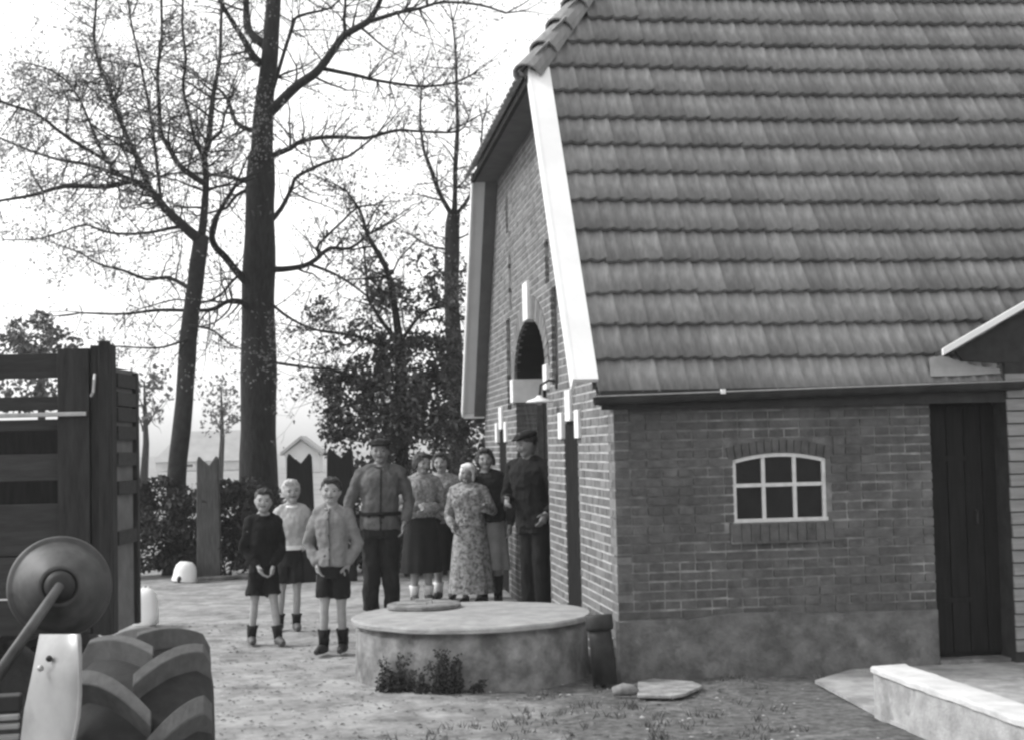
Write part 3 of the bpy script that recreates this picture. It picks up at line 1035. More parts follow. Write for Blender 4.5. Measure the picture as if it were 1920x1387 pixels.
# dark glazed pipe leaning between the well and the corner
pp = on_ground(1135, 1283)
pipe = empty('drain_pipe', (pp.x, pp.y, 0), 0)
tag(pipe, 'dark glazed drain pipe leaning between well and house corner', 'pipe')
Mp = Matrix.Rotation(R(-4), 4, 'Y') @ Matrix.Rotation(R(-6), 4, 'X')
s_ = MB(); s_.revolve([(0.062, 0.40), (0.075, 0.40), (0.078, 0.30), (0.082, 0.0), (0.066, 0.0)], 24, Mp)
s_.build('pipe_barrel', M_ENGINE, pipe, smooth=True)
s_ = MB(); s_.revolve([(0.062, 0.36), (0.088, 0.36), (0.094, 0.38), (0.094, 0.45), (0.086, 0.465), (0.072, 0.465), (0.068, 0.36)], 24, Mp)
s_.build('pipe_socket', M_ENGINE, pipe, smooth=True)
# pale broken slab on the ground by the wall
bp = [on_ground(x, y, 0.02) for (x, y) in ((1195, 1303), (1196, 1277), (1225, 1272), (1300, 1277), (1318, 1285), (1285, 1300), (1262, 1304))]
s_ = MB(); c_ = sum(bp, Vector()) / len(bp)
s_.prism([p - Vector((c_.x, c_.y, 0)) for p in bp], (0, 0, 0.022))
o = s_.build('slab', gm('dirty_slab', 0.16, 0.36, scale=9, rough=0.95, bump=0.006), None, bevel=0.006, loc=(c_.x, c_.y, -0.018)); tag(o, 'pale broken slab lying against the plinth', 'slab')
p_ = on_ground(1170, 1302)
s_ = MB()
s_.tube([Vector((-0.07, 0.01, 0.03)), Vector((0, 0, 0.045)), Vector((0.06, -0.01, 0.04)), Vector((0.085, -0.02, 0.03))], [0.03, 0.042, 0.035, 0.02], 8)
o = s_.build('stone', M_CONC, None, smooth=True, loc=(p_.x, p_.y, -0.01)); tag(o, 'small stone at the foot of the drain pipe', 'stone')


# ------------------------------------------------------------------ leaves
def leaf_mesh(mb, p, size, dirn=None):
    d = dirn or Vector((random.gauss(0, 1), random.gauss(0, 1), random.gauss(0, 1)))
    d = d.normalized() if d.length > 1e-6 else Vector((0, 0, 1))
    a = d.orthogonal().normalized()
    a.rotate(Matrix.Rotation(random.uniform(0, 6.283), 3, d))
    b_ = d.cross(a)
    l = size * random.uniform(0.7, 1.3); wd = l * random.uniform(0.45, 0.65)
    i = len(mb.v)
    mb.v += [tuple(p - a * l * 0.5), tuple(p + b_ * wd * 0.5 + d * l * 0.08), tuple(p + a * l * 0.5), tuple(p - b_ * wd * 0.5 + d * l * 0.08)]
    mb.f.append((i, i + 1, i + 2, i + 3))


def blob_leaves(mb, c, r, n, size, shell=0.5):
    for _ in range(n):
        v = Vector((random.gauss(0, 1), random.gauss(0, 1), random.gauss(0, 1))).normalized()
        q = random.random() ** (1 / 3.0)
        q = q * (1 - shell) + shell * (0.75 + 0.25 * random.random())
        p = Vector((c[0] + v.x * r[0] * q, c[1] + v.y * r[1] * q, c[2] + v.z * r[2] * q))
        k_ = noise.noise(p * 2.3)
        if k_ < -0.18: continue
        leaf_mesh(mb, p, size)


# ------------------------------------------------------------------ trees traced from their limbs, each with depth of its own
def polyline(pts, Y, dY=0.0, f0=0.0):
    """pixel track -> 3D limb that swings in depth by dY along its run"""
    n = len(pts)
    out = []
    for i, (px, py) in enumerate(pts):
        u_ = i / max(1, n - 1)
        out.append(at(px, py, Y + f0 + dY * u_ + 0.12 * math.sin(i * 1.7 + px * 0.01) * (1 if i else 0)))
    return out


def smooth_line(pts, sub=3):
    out = []
    n = len(pts)
    for i in range(n - 1):
        p0, p1, p2, p3 = pts[max(i - 1, 0)], pts[i], pts[i + 1], pts[min(i + 2, n - 1)]
        for s_ in range(sub):
            t = s_ / sub
            out.append(0.5 * ((2 * p1) + (-p0 + p2) * t + (2 * p0 - 5 * p1 + 4 * p2 - p3) * t * t + (-p0 + 3 * p1 - 3 * p2 + p3) * t ** 3))
    out.append(pts[-1])
    return out


def grow(mb, lf, p, d, length, r, depth, leaf, lsz, up=0.15):
    n = max(3, int(length / 0.14))
    pts = [p.copy()]; rad = [r]
    d = d.normalized()
    for i in range(n):
        d = (d + Vector((random.gauss(0, 0.16), random.gauss(0, 0.16), random.gauss(0, 0.14) + up * 0.25))).normalized()
        p = p + d * (length / n)
        pts.append(p.copy()); rad.append(max(0.0022, r * (1 - 0.8 * (i + 1) / n)))
    mb.tube(pts, rad, 4 if r < 0.012 else 5, cap=False)
    if depth > 0:
        m_ = max(2, int(length / 0.22))
        for j in range(m_):
            i = random.randint(max(1, n // 4), n)
            a = (pts[min(i, n)] - pts[max(i - 1, 0)]).normalized()
            s_ = a.orthogonal(); s_.rotate(Matrix.Rotation(random.uniform(0, 6.28), 3, a))
            grow(mb, lf, pts[i], (a * random.uniform(0.3, 0.9) + s_ * 0.8), length * random.uniform(0.3, 0.55), rad[i] * 0.6, depth - 1, leaf, lsz, up)
    if lf is not None:
        for q in pts[1:]:
            if r < 0.014 and random.random() < leaf:
                for _ in range(random.randint(1, 2)):
                    leaf_mesh(lf, q + Vector((random.gauss(0, 0.05), random.gauss(0, 0.05), random.gauss(0, 0.05))), lsz)


def limb(mb, lf, track, w0, w1, Y, dY=0.0, twigs=1.0, leaf=0.5, lsz=0.05, tl=(0.45, 1.3), depth=2, f0=0.0, up=0.15, start=0.15, foot=False):
    base = polyline(track, Y, dY, f0)
    pts = smooth_line(base)
    s_ = Y / 2800.0
    n = len(pts)
    rad = [0.5 * s_ * (w0 + (w1 - w0) * (i / (n - 1)) ** 0.8) * (1.0 if foot else 0.86) for i in range(n)]
    if foot:
        b0 = pts[0]; r0 = rad[0]; hgt = b0.z + 0.15
        ext = [(Vector((b0.x, b0.y, -0.15)), 1.75), (Vector((b0.x, b0.y, 0.05)), 1.45), (Vector((b0.x, b0.y, 0.3)), 1.2), (Vector((b0.x, b0.y, b0.z * 0.55)), 1.06)]
        mb.tube([e_[0] for e_ in ext] + pts, [r0 * e_[1] for e_ in ext] + rad, 16, cap=True)
    else:
        mb.tube(pts, rad, 10 if w0 > 25 else 7, cap=True)
    tot = sum((pts[i + 1] - pts[i]).length for i in range(n - 1))
    m_ = int(tot / 0.105 * twigs)
    for _ in range(m_):
        i = random.randint(int(n * start), n - 1)
        a = (pts[min(i + 1, n - 1)] - pts[max(i - 1, 0)]).normalized()
        q = a.orthogonal(); q.rotate(Matrix.Rotation(random.uniform(0, 6.28), 3, a))
        L_ = random.uniform(*tl) * (0.6 + 0.4 * (1 - i / n))
        grow(mb, lf, pts[i], a * random.uniform(0.2, 0.8) + q, L_, min(rad[i] * 0.5, random.choice((0.009, 0.012, 0.02))), depth, leaf, lsz, up)
    if foot: return pts
    # run out in fine twigs at the tip
    a = (pts[-1] - pts[-3]).normalized()
    for _ in range(3):
        grow(mb, lf, pts[-1], a + Vector((random.gauss(0, .4), random.gauss(0, .4), random.gauss(0, .3))), random.uniform(*tl), max(rad[-1] * 0.8, 0.005), depth, leaf, lsz, up)
    return pts


def tree(name, label, base_px, Y, build, bark, leafm, cat='tree', group=None):
    base = on_ground(*base_px)
    loc = at(base_px[0], base_px[1], Y); loc.z = 0
    root = empty(name, loc)
    tag(root, label, cat, group)
    mb, lf = MB(), MB()
    build(mb, lf)
    inv = -loc
    mv = []
    for p in mb.v:
        q = Vector(p); d_ = noise.noise_vector(Vector((q.x * 3, q.y * 3, q.z * 1.2)))
        mv.append(tuple(q + Vector((d_.x, d_.y, 0)) * 0.028))
    mb.v = mv
    mb.v = [(x + inv.x, y + inv.y, z + inv.z) for (x, y, z) in mb.v]
    lf.v = [(x + inv.x, y + inv.y, z + inv.z) for (x, y, z) in lf.v]
    mb.build('trunk', bark, root, smooth=True)
    if lf.v:
        o = lf.build('crown', leafm, root); tag(o, kind='stuff')
    return root


def oak(mb, lf):
    Y = 21.5
    kw = dict(leaf=0.5, lsz=0.042)
    limb(mb, lf, [(484, 850), (485, 700), (484, 560), (487, 470), (487, 380), (490, 300)], 72, 52, Y, 0, 0.0, start=0.5, foot=True, **kw)
    limb(mb, lf, [(490, 305), (492, 250), (497, 180), (505, 100), (512, 30), (516, -60), (520, -160), (525, -300)], 53, 22, Y, 0, 0.25, start=0.45, **kw)
    limb(mb, lf, [(494, 222), (528, 190), (560, 159), (596, 133), (629, 90), (649, 66), (686, 43), (699, 27), (712, 3), (730, -60)], 26, 9, Y, -1.5, 0.8, depth=2, **kw)
    limb(mb, lf, [(649, 66), (646, 33), (649, 0), (652, -60)], 9, 5, Y, -0.4, 0.9, f0=-0.8, **kw)
    limb(mb, lf, [(686, 43), (745, 25), (785, 17), (832, 5), (900, 10), (950, 25)], 10, 4, Y, -0.8, 1.2, f0=-1.0, depth=2, **kw)
    limb(mb, lf, [(600, 128), (666, 141), (706, 151), (785, 162), (851, 156), (885, 140)], 10, 4, Y, 0.8, 1.6, f0=-0.5, depth=2, **kw)
    limb(mb, lf, [(512, 292), (543, 279), (566, 265), (623, 257), (686, 259), (742, 245), (785, 247), (858, 247), (880, 220)], 14, 4, Y, 1.2, 1.3, depth=2, **kw)
    limb(mb, lf, [(502, 425), (527, 391), (543, 358), (553, 335), (590, 315), (626, 300), (649, 295), (686, 269), (706, 255)], 12, 4, Y, -1.0, 0.9, **kw)
    limb(mb, lf, [(503, 506), (543, 504), (579, 495), (619, 466), (655, 466), (695, 438)], 16, 5, Y, -0.8, 1.0, **kw)
    limb(mb, lf, [(597, 483), (597, 457), (630, 427), (669, 391), (700, 385)], 7, 4, Y, -0.3, 0.8, f0=-0.3, **kw)
    limb(mb, lf, [(579, 495), (626, 513), (662, 535), (691, 557)], 8, 4, Y, 0.6, 1.4, f0=-0.2, **kw)
    limb(mb, lf, [(508, 180), (545, 60), (560, 30), (620, 15), (650, -20)], 10, 4, Y, 0.9, 1.2, **kw)
    limb(mb, lf, [(470, 245), (443, 230), (427, 190), (410, 167), (380, 150)], 13, 4, Y, 0.6, 1.4, depth=2, **kw)
    limb(mb, lf, [(487, 120), (473, 105), (457, 73), (423, 20), (405, -20)], 22, 7, Y, -0.6, 1.2, depth=2, **kw)
    limb(mb, lf, [(497, 85), (467, 60), (462, 30), (462, 0), (460, -60)], 24, 9, Y, 0.6, 1.0, **kw)
    limb(mb, lf, [(470, 345), (447, 337), (393, 327), (333, 325), (280, 335)], 12, 3, Y, 0.8, 1.4, **kw)
    limb(mb, lf, [(470, 355), (443, 367), (423, 390), (400, 397), (370, 405)], 10, 4, Y, -0.3, 0.8, **kw)
    limb(mb, lf, [(465, 530), (443, 508), (422, 482), (400, 458), (398, 430), (412, 395), (440, 350)], 22, 8, Y, -0.7, 0.6, **kw)
    limb(mb, lf, [(465, 580), (451, 566), (425, 566), (389, 582), (299, 582), (231, 589), (155, 587)], 15, 4, Y, -1.5, 1.0, **kw)
    limb(mb, lf, [(450, 515), (433, 530), (415, 551), (382, 568), (330, 562), (260, 580)], 8, 3, Y, 0.5, 0.9, **kw)
    limb(mb, lf, [(505, 566), (547, 600), (601, 621), (659, 629), (720, 650)], 7, 4, Y, -0.8, 0.9, **kw)
    limb(mb, lf, [(512, 680), (586, 690), (626, 695), (690, 720)], 7, 4, Y, -0.5, 0.6, **kw)
    limb(mb, lf, [(515, -40), (470, -120), (400, -180)], 16, 5, Y, 1.5, 2.2, depth=2, **kw)
    limb(mb, lf, [(516, -20), (580, -90), (680, -150)], 16, 5, Y, -1.5, 2.2, depth=2, **kw)


def clear_trunk(lf, axis, gap):
    keep = MB()
    for i in range(0, len(lf.v), 4):
        q = lf.v[i:i + 4]
        x, z = q[0][0], q[0][2]
        ax = axis[0] + (axis[1] - axis[0]) * z / 8.0
        if abs(x - ax) > gap: keep.add(q, [(0, 1, 2, 3)])
    lf.v, lf.f = keep.v, keep.f


def tree_b(mb, lf):
    Y = 20.3
    kw = dict(leaf=0.95, lsz=0.045)
    limb(mb, lf, [(331, 900), (345, 750), (352, 650), (362, 560), (372, 490), (380, 445)], 37, 28, Y, 0, 0.0, start=0.5, foot=True, **kw)
    limb(mb, lf, [(378, 450), (350, 430), (310, 393), (283, 360), (245, 340), (200, 350), (120, 350), (60, 367), (-20, 380)], 26, 5, Y, -1.2, 1.5, depth=2, **kw)
    limb(mb, lf, [(245, 342), (213, 322), (200, 302), (127, 257), (67, 213), (20, 197), (-30, 180)], 10, 5, Y, -1.4, 1.1, f0=-0.5, depth=2, **kw)
    limb(mb, lf, [(240, 335), (170, 310), (110, 300), (50, 280), (-10, 255)], 10, 4, Y, 1.0, 1.8, f0=-0.5, depth=2, **kw)
    limb(mb, lf, [(283, 362), (267, 320), (250, 280), (230, 240), (213, 193), (200, 160), (187, 130), (173, 70), (177, 20), (182, -60)], 15, 5, Y, 0.6, 1.8, f0=-0.4, depth=2, **kw)
    limb(mb, lf, [(378, 450), (383, 417), (387, 333), (383, 293), (393, 267), (397, 200), (403, 160), (413, 100), (414, 30), (416, -60)], 20, 6, Y, 0.3, 1.0, **kw)
    limb(mb, lf, [(383, 295), (367, 267), (353, 217), (343, 167), (348, 110), (343, 43), (345, -40)], 9, 5, Y, -0.7, 1.2, f0=0.1, **kw)
    limb(mb, lf, [(393, 268), (413, 247), (423, 213), (440, 170)], 8, 4, Y, 0.4, 0.9, **kw)
    limb(mb, lf, [(385, 345), (360, 330), (333, 307), (317, 277), (300, 247), (297, 200), (297, 133), (303, 67), (303, 0), (300, -60)], 15, 6, Y, 0.9, 1.3, depth=2, **kw)
    limb(mb, lf, [(345, 425), (317, 429), (267, 438), (216, 438), (187, 432), (159, 422), (108, 438), (65, 449), (7, 450)], 9, 3, Y, 1.0, 0.8, **kw)
    limb(mb, lf, [(360, 545), (350, 539), (317, 521), (274, 524), (231, 508), (188, 496), (151, 474), (108, 459)], 12, 3, Y, 0.8, 0.9, **kw)
    limb(mb, lf, [(350, 636), (346, 638), (307, 651), (267, 652), (216, 649)], 7, 3, Y, -0.5, 0.8, **kw)
    limb(mb, lf, [(355, 610), (400, 620), (430, 645), (455, 655)], 6, 3, Y, -0.4, 0.6, **kw)
    limb(mb, lf, [(300, 380), (280, 210), (255, 90), (240, 10), (235, -50)], 8, 4, Y, 1.6, 1.6, depth=2, **kw)
    limb(mb, lf, [(200, 300), (150, 190), (110, 140), (60, 120)], 7, 3, Y, 0.6, 2.2, f0=-0.8, depth=2, **kw)


def tree_c(mb, lf):
    Y = 25.0
    kw = dict(leaf=0.30, lsz=0.06)
    limb(mb, lf, [(858, 800), (850, 640), (846, 520), (849, 430), (852, 400)], 34, 24, Y, 0, 0.4, start=0.4, foot=True, **kw)
    limb(mb, lf, [(852, 402), (855, 320), (857, 200), (853, 100), (850, 40)], 14, 4, Y, 0.4, 1.0, **kw)
    limb(mb, lf, [(848, 405), (822, 360), (806, 310), (795, 280), (788, 230), (790, 170)], 12, 4, Y, -0.7, 1.0, **kw)
    limb(mb, lf, [(854, 405), (885, 362), (900, 300), (905, 230)], 9, 4, Y, 0.7, 0.8, **kw)
    limb(mb, lf, [(850, 470), (800, 460), (770, 440)], 6, 3, Y, 0.4, 1.2, **kw)
    limb(mb, lf, [(850, 600), (900, 590), (880, 520)], 6, 3, Y, 0.4, 1.2, **kw)


def oak_clear(mb, lf):
    oak(mb, lf)
    clear_trunk(lf, (at(484, 900, 21.5).x, at(516, 0, 21.5).x), 0.34)


tree('oak_tree', 'massive dark oak with tall straight trunk left of the group', (484, 960), 21.5, oak_clear, M_BARK, M_LEAF)
tree('forked_tree', 'slimmer forked tree leaning left of the massive oak', (328, 960), 20.3, tree_b, M_BARK2, M_LEAF)
tree('young_tree', 'thin young tree rising behind the holly next to the gable', (858, 900), 25.0, tree_c, M_BARK2, M_LEAF)


# holly
def holly(mb, lf):
    Y = 20.8
    kw = dict(leaf=0.5, lsz=0.06)
    b0 = at(755, 860, Y)
    q = Vector((b0.x, b0.y, -0.1))
    mb.tube([q, b0, at(750, 700, Y), at(749, 629, Y)], [0.11, 0.09, 0.08, 0.07], 8)
    limb(mb, lf, [(749, 640), (738, 560), (720, 499), (691, 445), (675, 395), (650, 360)], 20, 4, Y, -0.4, 1.0, **kw)
    limb(mb, lf, [(745, 640), (713, 596), (691, 560), (687, 517), (682, 470)], 12, 4, Y, 0.5, 1.0, **kw)
    limb(mb, lf, [(752, 640), (790, 590), (830, 575), (860, 590)], 9, 4, Y, 0.2, 1.4, **kw)
    limb(mb, lf, [(740, 660), (700, 640), (655, 628), (600, 620)], 10, 4, Y, -0.4, 1.4, **kw)
    limb(mb, lf, [(735, 740), (690, 715), (640, 697), (610, 690)], 9, 4, Y, -0.4, 1.4, **kw)
    s_ = Y / 2800.0
    for (px, py, r, n, dy) in ((765, 740, 95, 2300, 0), (775, 680, 75, 1500, 0.2), (830, 760, 85, 1700, 0.3), (720, 790, 80, 1500, -0.2), (660, 780, 55, 650, -0.3),
                               (790, 830, 110, 2200, 0), (870, 830, 70, 1000, 0.3), (740, 650, 45, 500, 0), (640, 715, 38, 260, -0.2), (690, 700, 50, 600, 0),
                               (835, 545, 45, 330, 0), (790, 560, 40, 200, 0.2), (700, 570, 35, 170, 0), (625, 795, 40, 420, -0.3), (650, 740, 48, 520, -0.2), (620, 715, 36, 260, -0.1), (690, 620, 40, 260, 0), (800, 620, 50, 500, 0.1), (860, 700, 60, 700, 0.3), (720, 540, 40, 220, 0), (790, 500, 40, 180, 0.1), (630, 640, 32, 120, 0), (730, 880, 80, 900, 0),
                               (600, 580, 30, 80, 0), (700, 880, 70, 600, 0), (640, 840, 40, 160, 0), (845, 640, 40, 200, 0.2), (880, 520, 25, 60, 0.3)):
        c = at(px, py, Y + dy)
        blob_leaves(lf, c, (r * s_, r * s_ * 0.9, r * s_ * 0.85), n, 0.085, 0.35)


tree('holly_tree', 'dense dark evergreen holly behind the standing group', (755, 930), 20.8, holly, M_BARK2, M_LEAFD)


# bushy tree above the cart, far small trees
def bushy(mb, lf):
    Y = 33.0
    p0 = at(70, 860, Y); p0.z = 0
    mb.tube([p0, p0 + Vector((0.1, 0, 2.0)), at(75, 660, Y)], [0.14, 0.1, 0.06], 8)
    for (px, py, r, n) in ((60, 630, 50, 330), (110, 650, 50, 330), (20, 660, 45, 260), (160, 690, 45, 220), (80, 700, 90, 620), (30, 730, 60, 260), (140, 740, 70, 240), (80, 600, 25, 70)):
        blob_leaves(lf, at(px, py, Y), (r * Y / 2800, r * Y / 2800, r * Y / 2800 * 0.8), n, 0.16, 0.3)


tree('bushy_tree', 'bushy leafy tree seen over the top of the cart', (70, 900), 33.0, bushy, M_BARK2, M_LEAFD)


def far_tree(px0, crown, Y):
    def f(mb, lf):
        p0 = at(px0, 860, Y); p0.z = 0
        top = at(px0 + 4, crown[0][1], Y)
        mb.tube([p0, p0.lerp(top, 0.5) + Vector((0.1, 0, 0)), top], [0.16, 0.10, 0.03], 7)
        for (px, py, r, n) in crown:
            c = at(px, py, Y)
            blob_leaves(lf, c, (r * Y / 2800, r * Y / 2800, r * Y / 2800 * 0.9), n, 0.2, 0.2)
            grow(mb, None, p0.lerp(top, 0.6), c - p0.lerp(top, 0.6), (c - p0.lerp(top, 0.6)).length, 0.035, 1, 0, 0.1)
    return f


tree('slender_tree', 'slender pale distant tree between cart and forked tree', (266, 900), 48.0, far_tree(266, [(268, 715, 34, 90), (295, 740, 30, 70), (248, 755, 22, 50), (300, 700, 20, 40), (285, 780, 26, 60)], 48.0), M_BARK2, M_LEAFP)
tree('round_tree', 'pale distant tree between the forked tree and the oak', (410, 900), 62.0, far_tree(410, [(400, 725, 30, 90), (425, 745, 28, 120), (435, 770, 26, 150), (395, 765, 22, 60), (405, 790, 36, 160)], 62.0), M_BARK2, M_LEAFP)

# hedge along the yard's far edge (two lengths, gap behind the people)
def hedge(name, label, pxs, Y):
    lf = MB()
    for (px, py, r, n) in pxs:
        c = at(px, py, Y + random.uniform(-0.25, 0.25))
        s_ = Y / 2800.0
        blob_leaves(lf, c, (r * s_, 0.5, r * s_ * 0.85), n, 0.075, 0.4)
    lf.v = [(x, y, max(z, 0.0)) for (x, y, z) in lf.v]
    cx = at(pxs[0][0], 1000, Y)
    st_ = MB()
    for i in range(26):
        px = random.uniform(pxs[0][0], pxs[-1][0])
        p = at(px, 1050, Y); p.z = -0.02
        grow(st_, None, p, Vector((random.gauss(0, .3), random.gauss(0, .2), 1)), random.uniform(0.5, 1.0), 0.015, 1, 0, 0.1)
    r_ = empty(name, (cx.x, Y, 0))
    tag(r_, label, 'hedge')
    for mb in (lf, st_): mb.v = [(x - cx.x, y - Y, z) for (x, y, z) in mb.v]
    o = lf.build('foliage', M_HEDGE, r_); tag(o, kind='stuff')
    st_.build('stems', M_BARK2, r_)


hedge('hedge', 'dark low hedge between the cart and the boys', [(385, 1055, 34, 500), (250, 935, 45, 900), (300, 925, 42, 900), (340, 940, 42, 900), (385, 935, 40, 700), (425, 930, 40, 900), (470, 925, 40, 800), (515, 950, 45, 900), (180, 1000, 70, 1400), (235, 985, 60, 1300), (275, 1020, 65, 1500), (310, 975, 60, 1300), (345, 1020, 65, 1500), (390, 1010, 62, 1500), (420, 970, 48, 1000), (440, 1030, 62, 1500), (470, 960, 46, 900), (500, 1010, 70, 1600), (545, 1030, 55, 1200), (595, 1035, 50, 1000), (640, 1030, 50, 900), (690, 1020, 55, 1000)], 19.9)
hedge('shrubbery', 'dark undergrowth below the holly behind the women', [(700, 960, 60, 900), (760, 930, 75, 1300), (830, 930, 75, 1300), (885, 960, 60, 900), (780, 1030, 60, 800), (860, 1030, 60, 800)], 19.2)

# notched posts
def notched_post(label, px0, px1, ytop, Y, mat, lean=0.0):
    c = at((px0 + px1) / 2, ytop, Y)
    wd = (px1 - px0) * Y / 2800.0
    H_ = c.z
    root_pts = [(-wd / 2, 0, -0.1), (wd / 2, 0, -0.1), (wd * 0.47, 0, H_ * 0.6), (wd * 0.42, 0, H_ - 0.05), (wd * 0.34, 0, H_), (wd * 0.26, 0, H_ - 0.04), (wd * 0.05, 0, H_ - 0.13),
                (-wd * 0.22, 0, H_ - 0.06), (-wd * 0.38, 0, H_ - 0.0), (-wd * 0.44, 0, H_ - 0.06), (-wd * 0.48, 0, H_ * 0.6)]
    s_ = MB(); s_.prism(root_pts, (0, 0.14, 0))
    o = s_.build('gate_post', mat, None, bevel=0.015)
    o.location = (c.x, c.y, 0)
    o.rotation_euler = (0, lean, random.uniform(-0.1, 0.1))
    tag(o, label, 'post', 'broad notched posts along the hedge')


notched_post('black notched post behind the blond boy', 534, 587, 849, 18.6, M_DARKDOOR)
notched_post('black notched post behind the boy in pale cardigan', 609, 663, 839, 18.6, M_DARKDOOR)
notched_post('grey weathered notched post standing right of the forked tree', 366, 411, 854, 19.25, gm('grey_post', 0.05, 0.09, scale=10, rough=0.9, bump=0.004, stretch=(4, 4, 0.5)))

# ------------------------------------------------------------------ distant buildings
def far_house(label, px0, px1, ye, yr, Y, gable=False, ground_py=None):
    l = at(px0, ye, Y); r = at(px1, ye, Y)
    zr = at((px0 + px1) / 2, yr, Y).z
    ze = l.z
    W_ = r.x - l.x
    root = empty('distant_farmhouse', ((l.x + r.x) / 2, Y, 0))
    tag(root, label, 'house', 'distant farmhouses across the meadow')
    mw = gm('hazed_far_wall', 0.5, 0.58, scale=1); mr_ = gm('hazed_far_roof', 0.26, 0.32, scale=1)  # walls and roofs paled in colour to stand in for haze
    D = W_ * 0.9
    s_ = MB(); s_.box(-W_ / 2 + 0.3, W_ / 2 - 0.3, 0.2, D, 0, ze)
    if gable:
        s_.prism([(-W_ / 2 + 0.3, 0.2, ze), (W_ / 2 - 0.3, 0.2, ze), (0, 0.2, zr - 0.15)], (0, D - 0.3, 0))
    s_.build('wall', mw, root)
    if gable:
        for sgn in (-1, 1):
            s_ = MB(); s_.add([(sgn * W_ / 2, -0.3, ze - 0.15), (0, -0.3, zr), (0, D, zr), (sgn * W_ / 2, D, ze - 0.15),
                               (sgn * W_ / 2, -0.3, ze + 0.1), (0, -0.3, zr + 0.25), (0, D, zr + 0.25), (sgn * W_ / 2, D, ze + 0.1)],
                              [(0, 1, 2, 3), (4, 5, 6, 7), (0, 1, 5, 4), (1, 2, 6, 5), (2, 3, 7, 6), (3, 0, 4, 7)])
            s_.build('roof', mr_, root)
    else:
        s_ = MB(); ix = W_ * 0.2
        s_.add([(-W_ / 2, -0.2, ze), (W_ / 2, -0.2, ze), (W_ / 2, D + 0.4, ze), (-W_ / 2, D + 0.4, ze), (-W_ / 2 + ix, D / 2, zr), (W_ / 2 - ix * 0.4, D / 2, zr)],
               [(0, 1, 5, 4), (1, 2, 5), (2, 3, 4, 5), (3, 0, 4), (0, 3, 2, 1)])
        s_.build('roof', mr_, root)
    for i in range(2):
        x = -W_ / 2 + W_ * (0.36 + 0.3 * i)
        s_ = MB(); s_.box(x - W_ * 0.04, x + W_ * 0.04, 0.17, 0.199, ze * 0.35, ze * 0.75); wn = s_.build('window', M_WHITE, root)
        s_ = MB(); s_.box(x - W_ * 0.03, x + W_ * 0.03, 0.16, 0.169, ze * 0.4, ze * 0.7); s_.build('pane', M_GLASS, wn)


far_house('long distant farmhouse with hipped roof left of the oak', 285, 480, 866, 806, 150.0)
far_house('small distant gabled house behind the black notched posts', 526, 604, 850, 822, 120.0, True)

# ------------------------------------------------------------------ slatted cart on the left
CY = 7.5
cl = at(-220, 660, CY).x; cr = at(212, 660, CY).x
cart = empty('farm_cart', ((cl + cr) / 2, CY, 0))
tag(cart, 'dark slatted wooden farm cart behind the tractor wheel', 'cart')
cx0, cx1 = cl - cart.location.x, cr - cart.location.x
sc_ = CY / 2800.0


def zc_(py): return at(100, py, CY).z


def plank(parent, x0, x1, ya, yb, y0, y1, mat=None, nm='slat'):
    s_ = MB(); s_.box(x0, x1, y0, y1, zc_(yb), zc_(ya)); return s_.build(nm, mat or M_WOOD, parent, bevel=0.004)


xp = at(112, 700, CY).x - cart.location.x
for (ya, yb) in ((662, 708), (742, 768), (785, 806), (850, 900), (944, 1040), (1044, 1120), (1124, 1190)):
    plank(cart, cx0, cx1 - 0.05, ya, yb, 0.0, 0.03)
plank(cart, cx0, at(168, 700, CY).x - cart.location.x, 773, 781, -0.07, -0.045, M_STEEL, 'iron_rod')
s_ = MB(); s_.box(xp, xp + 0.16, -0.045, -0.002, zc_(1185), zc_(655)); s_.build('stake', M_WOODV, cart, bevel=0.004)
s_ = MB(); s_.box(xp + 0.161, cx1, -0.03, 0.06, zc_(1190), zc_(650)); s_.build('stake', M_WOODV, cart, bevel=0.004)
s_ = MB(); s_.box(cx1 - 0.055, cx1 - 0.002, -0.075, -0.032, zc_(1190), zc_(643)); s_.build('corner_post', M_WOODV, cart, bevel=0.006)
# end frame going back, with rungs
s_ = MB(); s_.box(cx1 - 0.035, cx1 + 0.012, 0.42, 0.47, zc_(1190), zc_(693)); s_.build('corner_post', M_WOODV, cart, bevel=0.006)
s_ = MB(); s_.box(cx1 - 0.032, cx1 - 0.013, 0.062, 0.419, zc_(1190), zc_(690)); s_.build('end_panel', gm('paler_cart_board', 0.09, 0.13, scale=9, rough=0.9), cart)
for ya in (700, 735, 765, 800, 850, 905, 1000):
    s_ = MB(); s_.box(cx1 - 0.012, cx1 + 0.008, 0.061, 0.419, zc_(ya + 26), zc_(ya)); s_.build('rung', M_WOOD, cart)
for ya, yb in ((790, 905), (908, 1010), (1014, 1150)):
    s_ = MB(); s_.box(cx0, cx1 - 0.62, 1.5, 1.53, zc_(yb), zc_(ya)); s_.build('far_slat', M_DARKDOOR, cart)  # far slats coloured dark to stand for the shaded inside of the cart
s_ = MB(); s_.box(cx0, cx1 - 0.62, 0.061, 1.5, 0.62, 0.70); s_.build('cart_bed', M_WOOD, cart)
for px in (-60,):
    for yy in (0.25, 1.3):
        xw = at(px, 900, CY).x - cart.location.x
        Mw = Matrix.Translation((xw, yy, 0.34)) @ Matrix.Rotation(R(90), 4, 'X')
        s_ = MB(); s_.revolve([(0.2, -0.08), (0.33, -0.08), (0.345, -0.05), (0.345, 0.05), (0.33, 0.08), (0.2, 0.08), (0.05, 0.05), (0.05, -0.05), (0.2, -0.08)], 32, Mw)
        s_.build('wheel', M_TYRE, cart, smooth=True)
s_ = MB(); s_.box(cx0, cx1 - 0.62, 0.3, 0.4, 0.5, 0.62); s_.box(cx0, cx1 - 0.62, 1.15, 1.25, 0.5, 0.62)
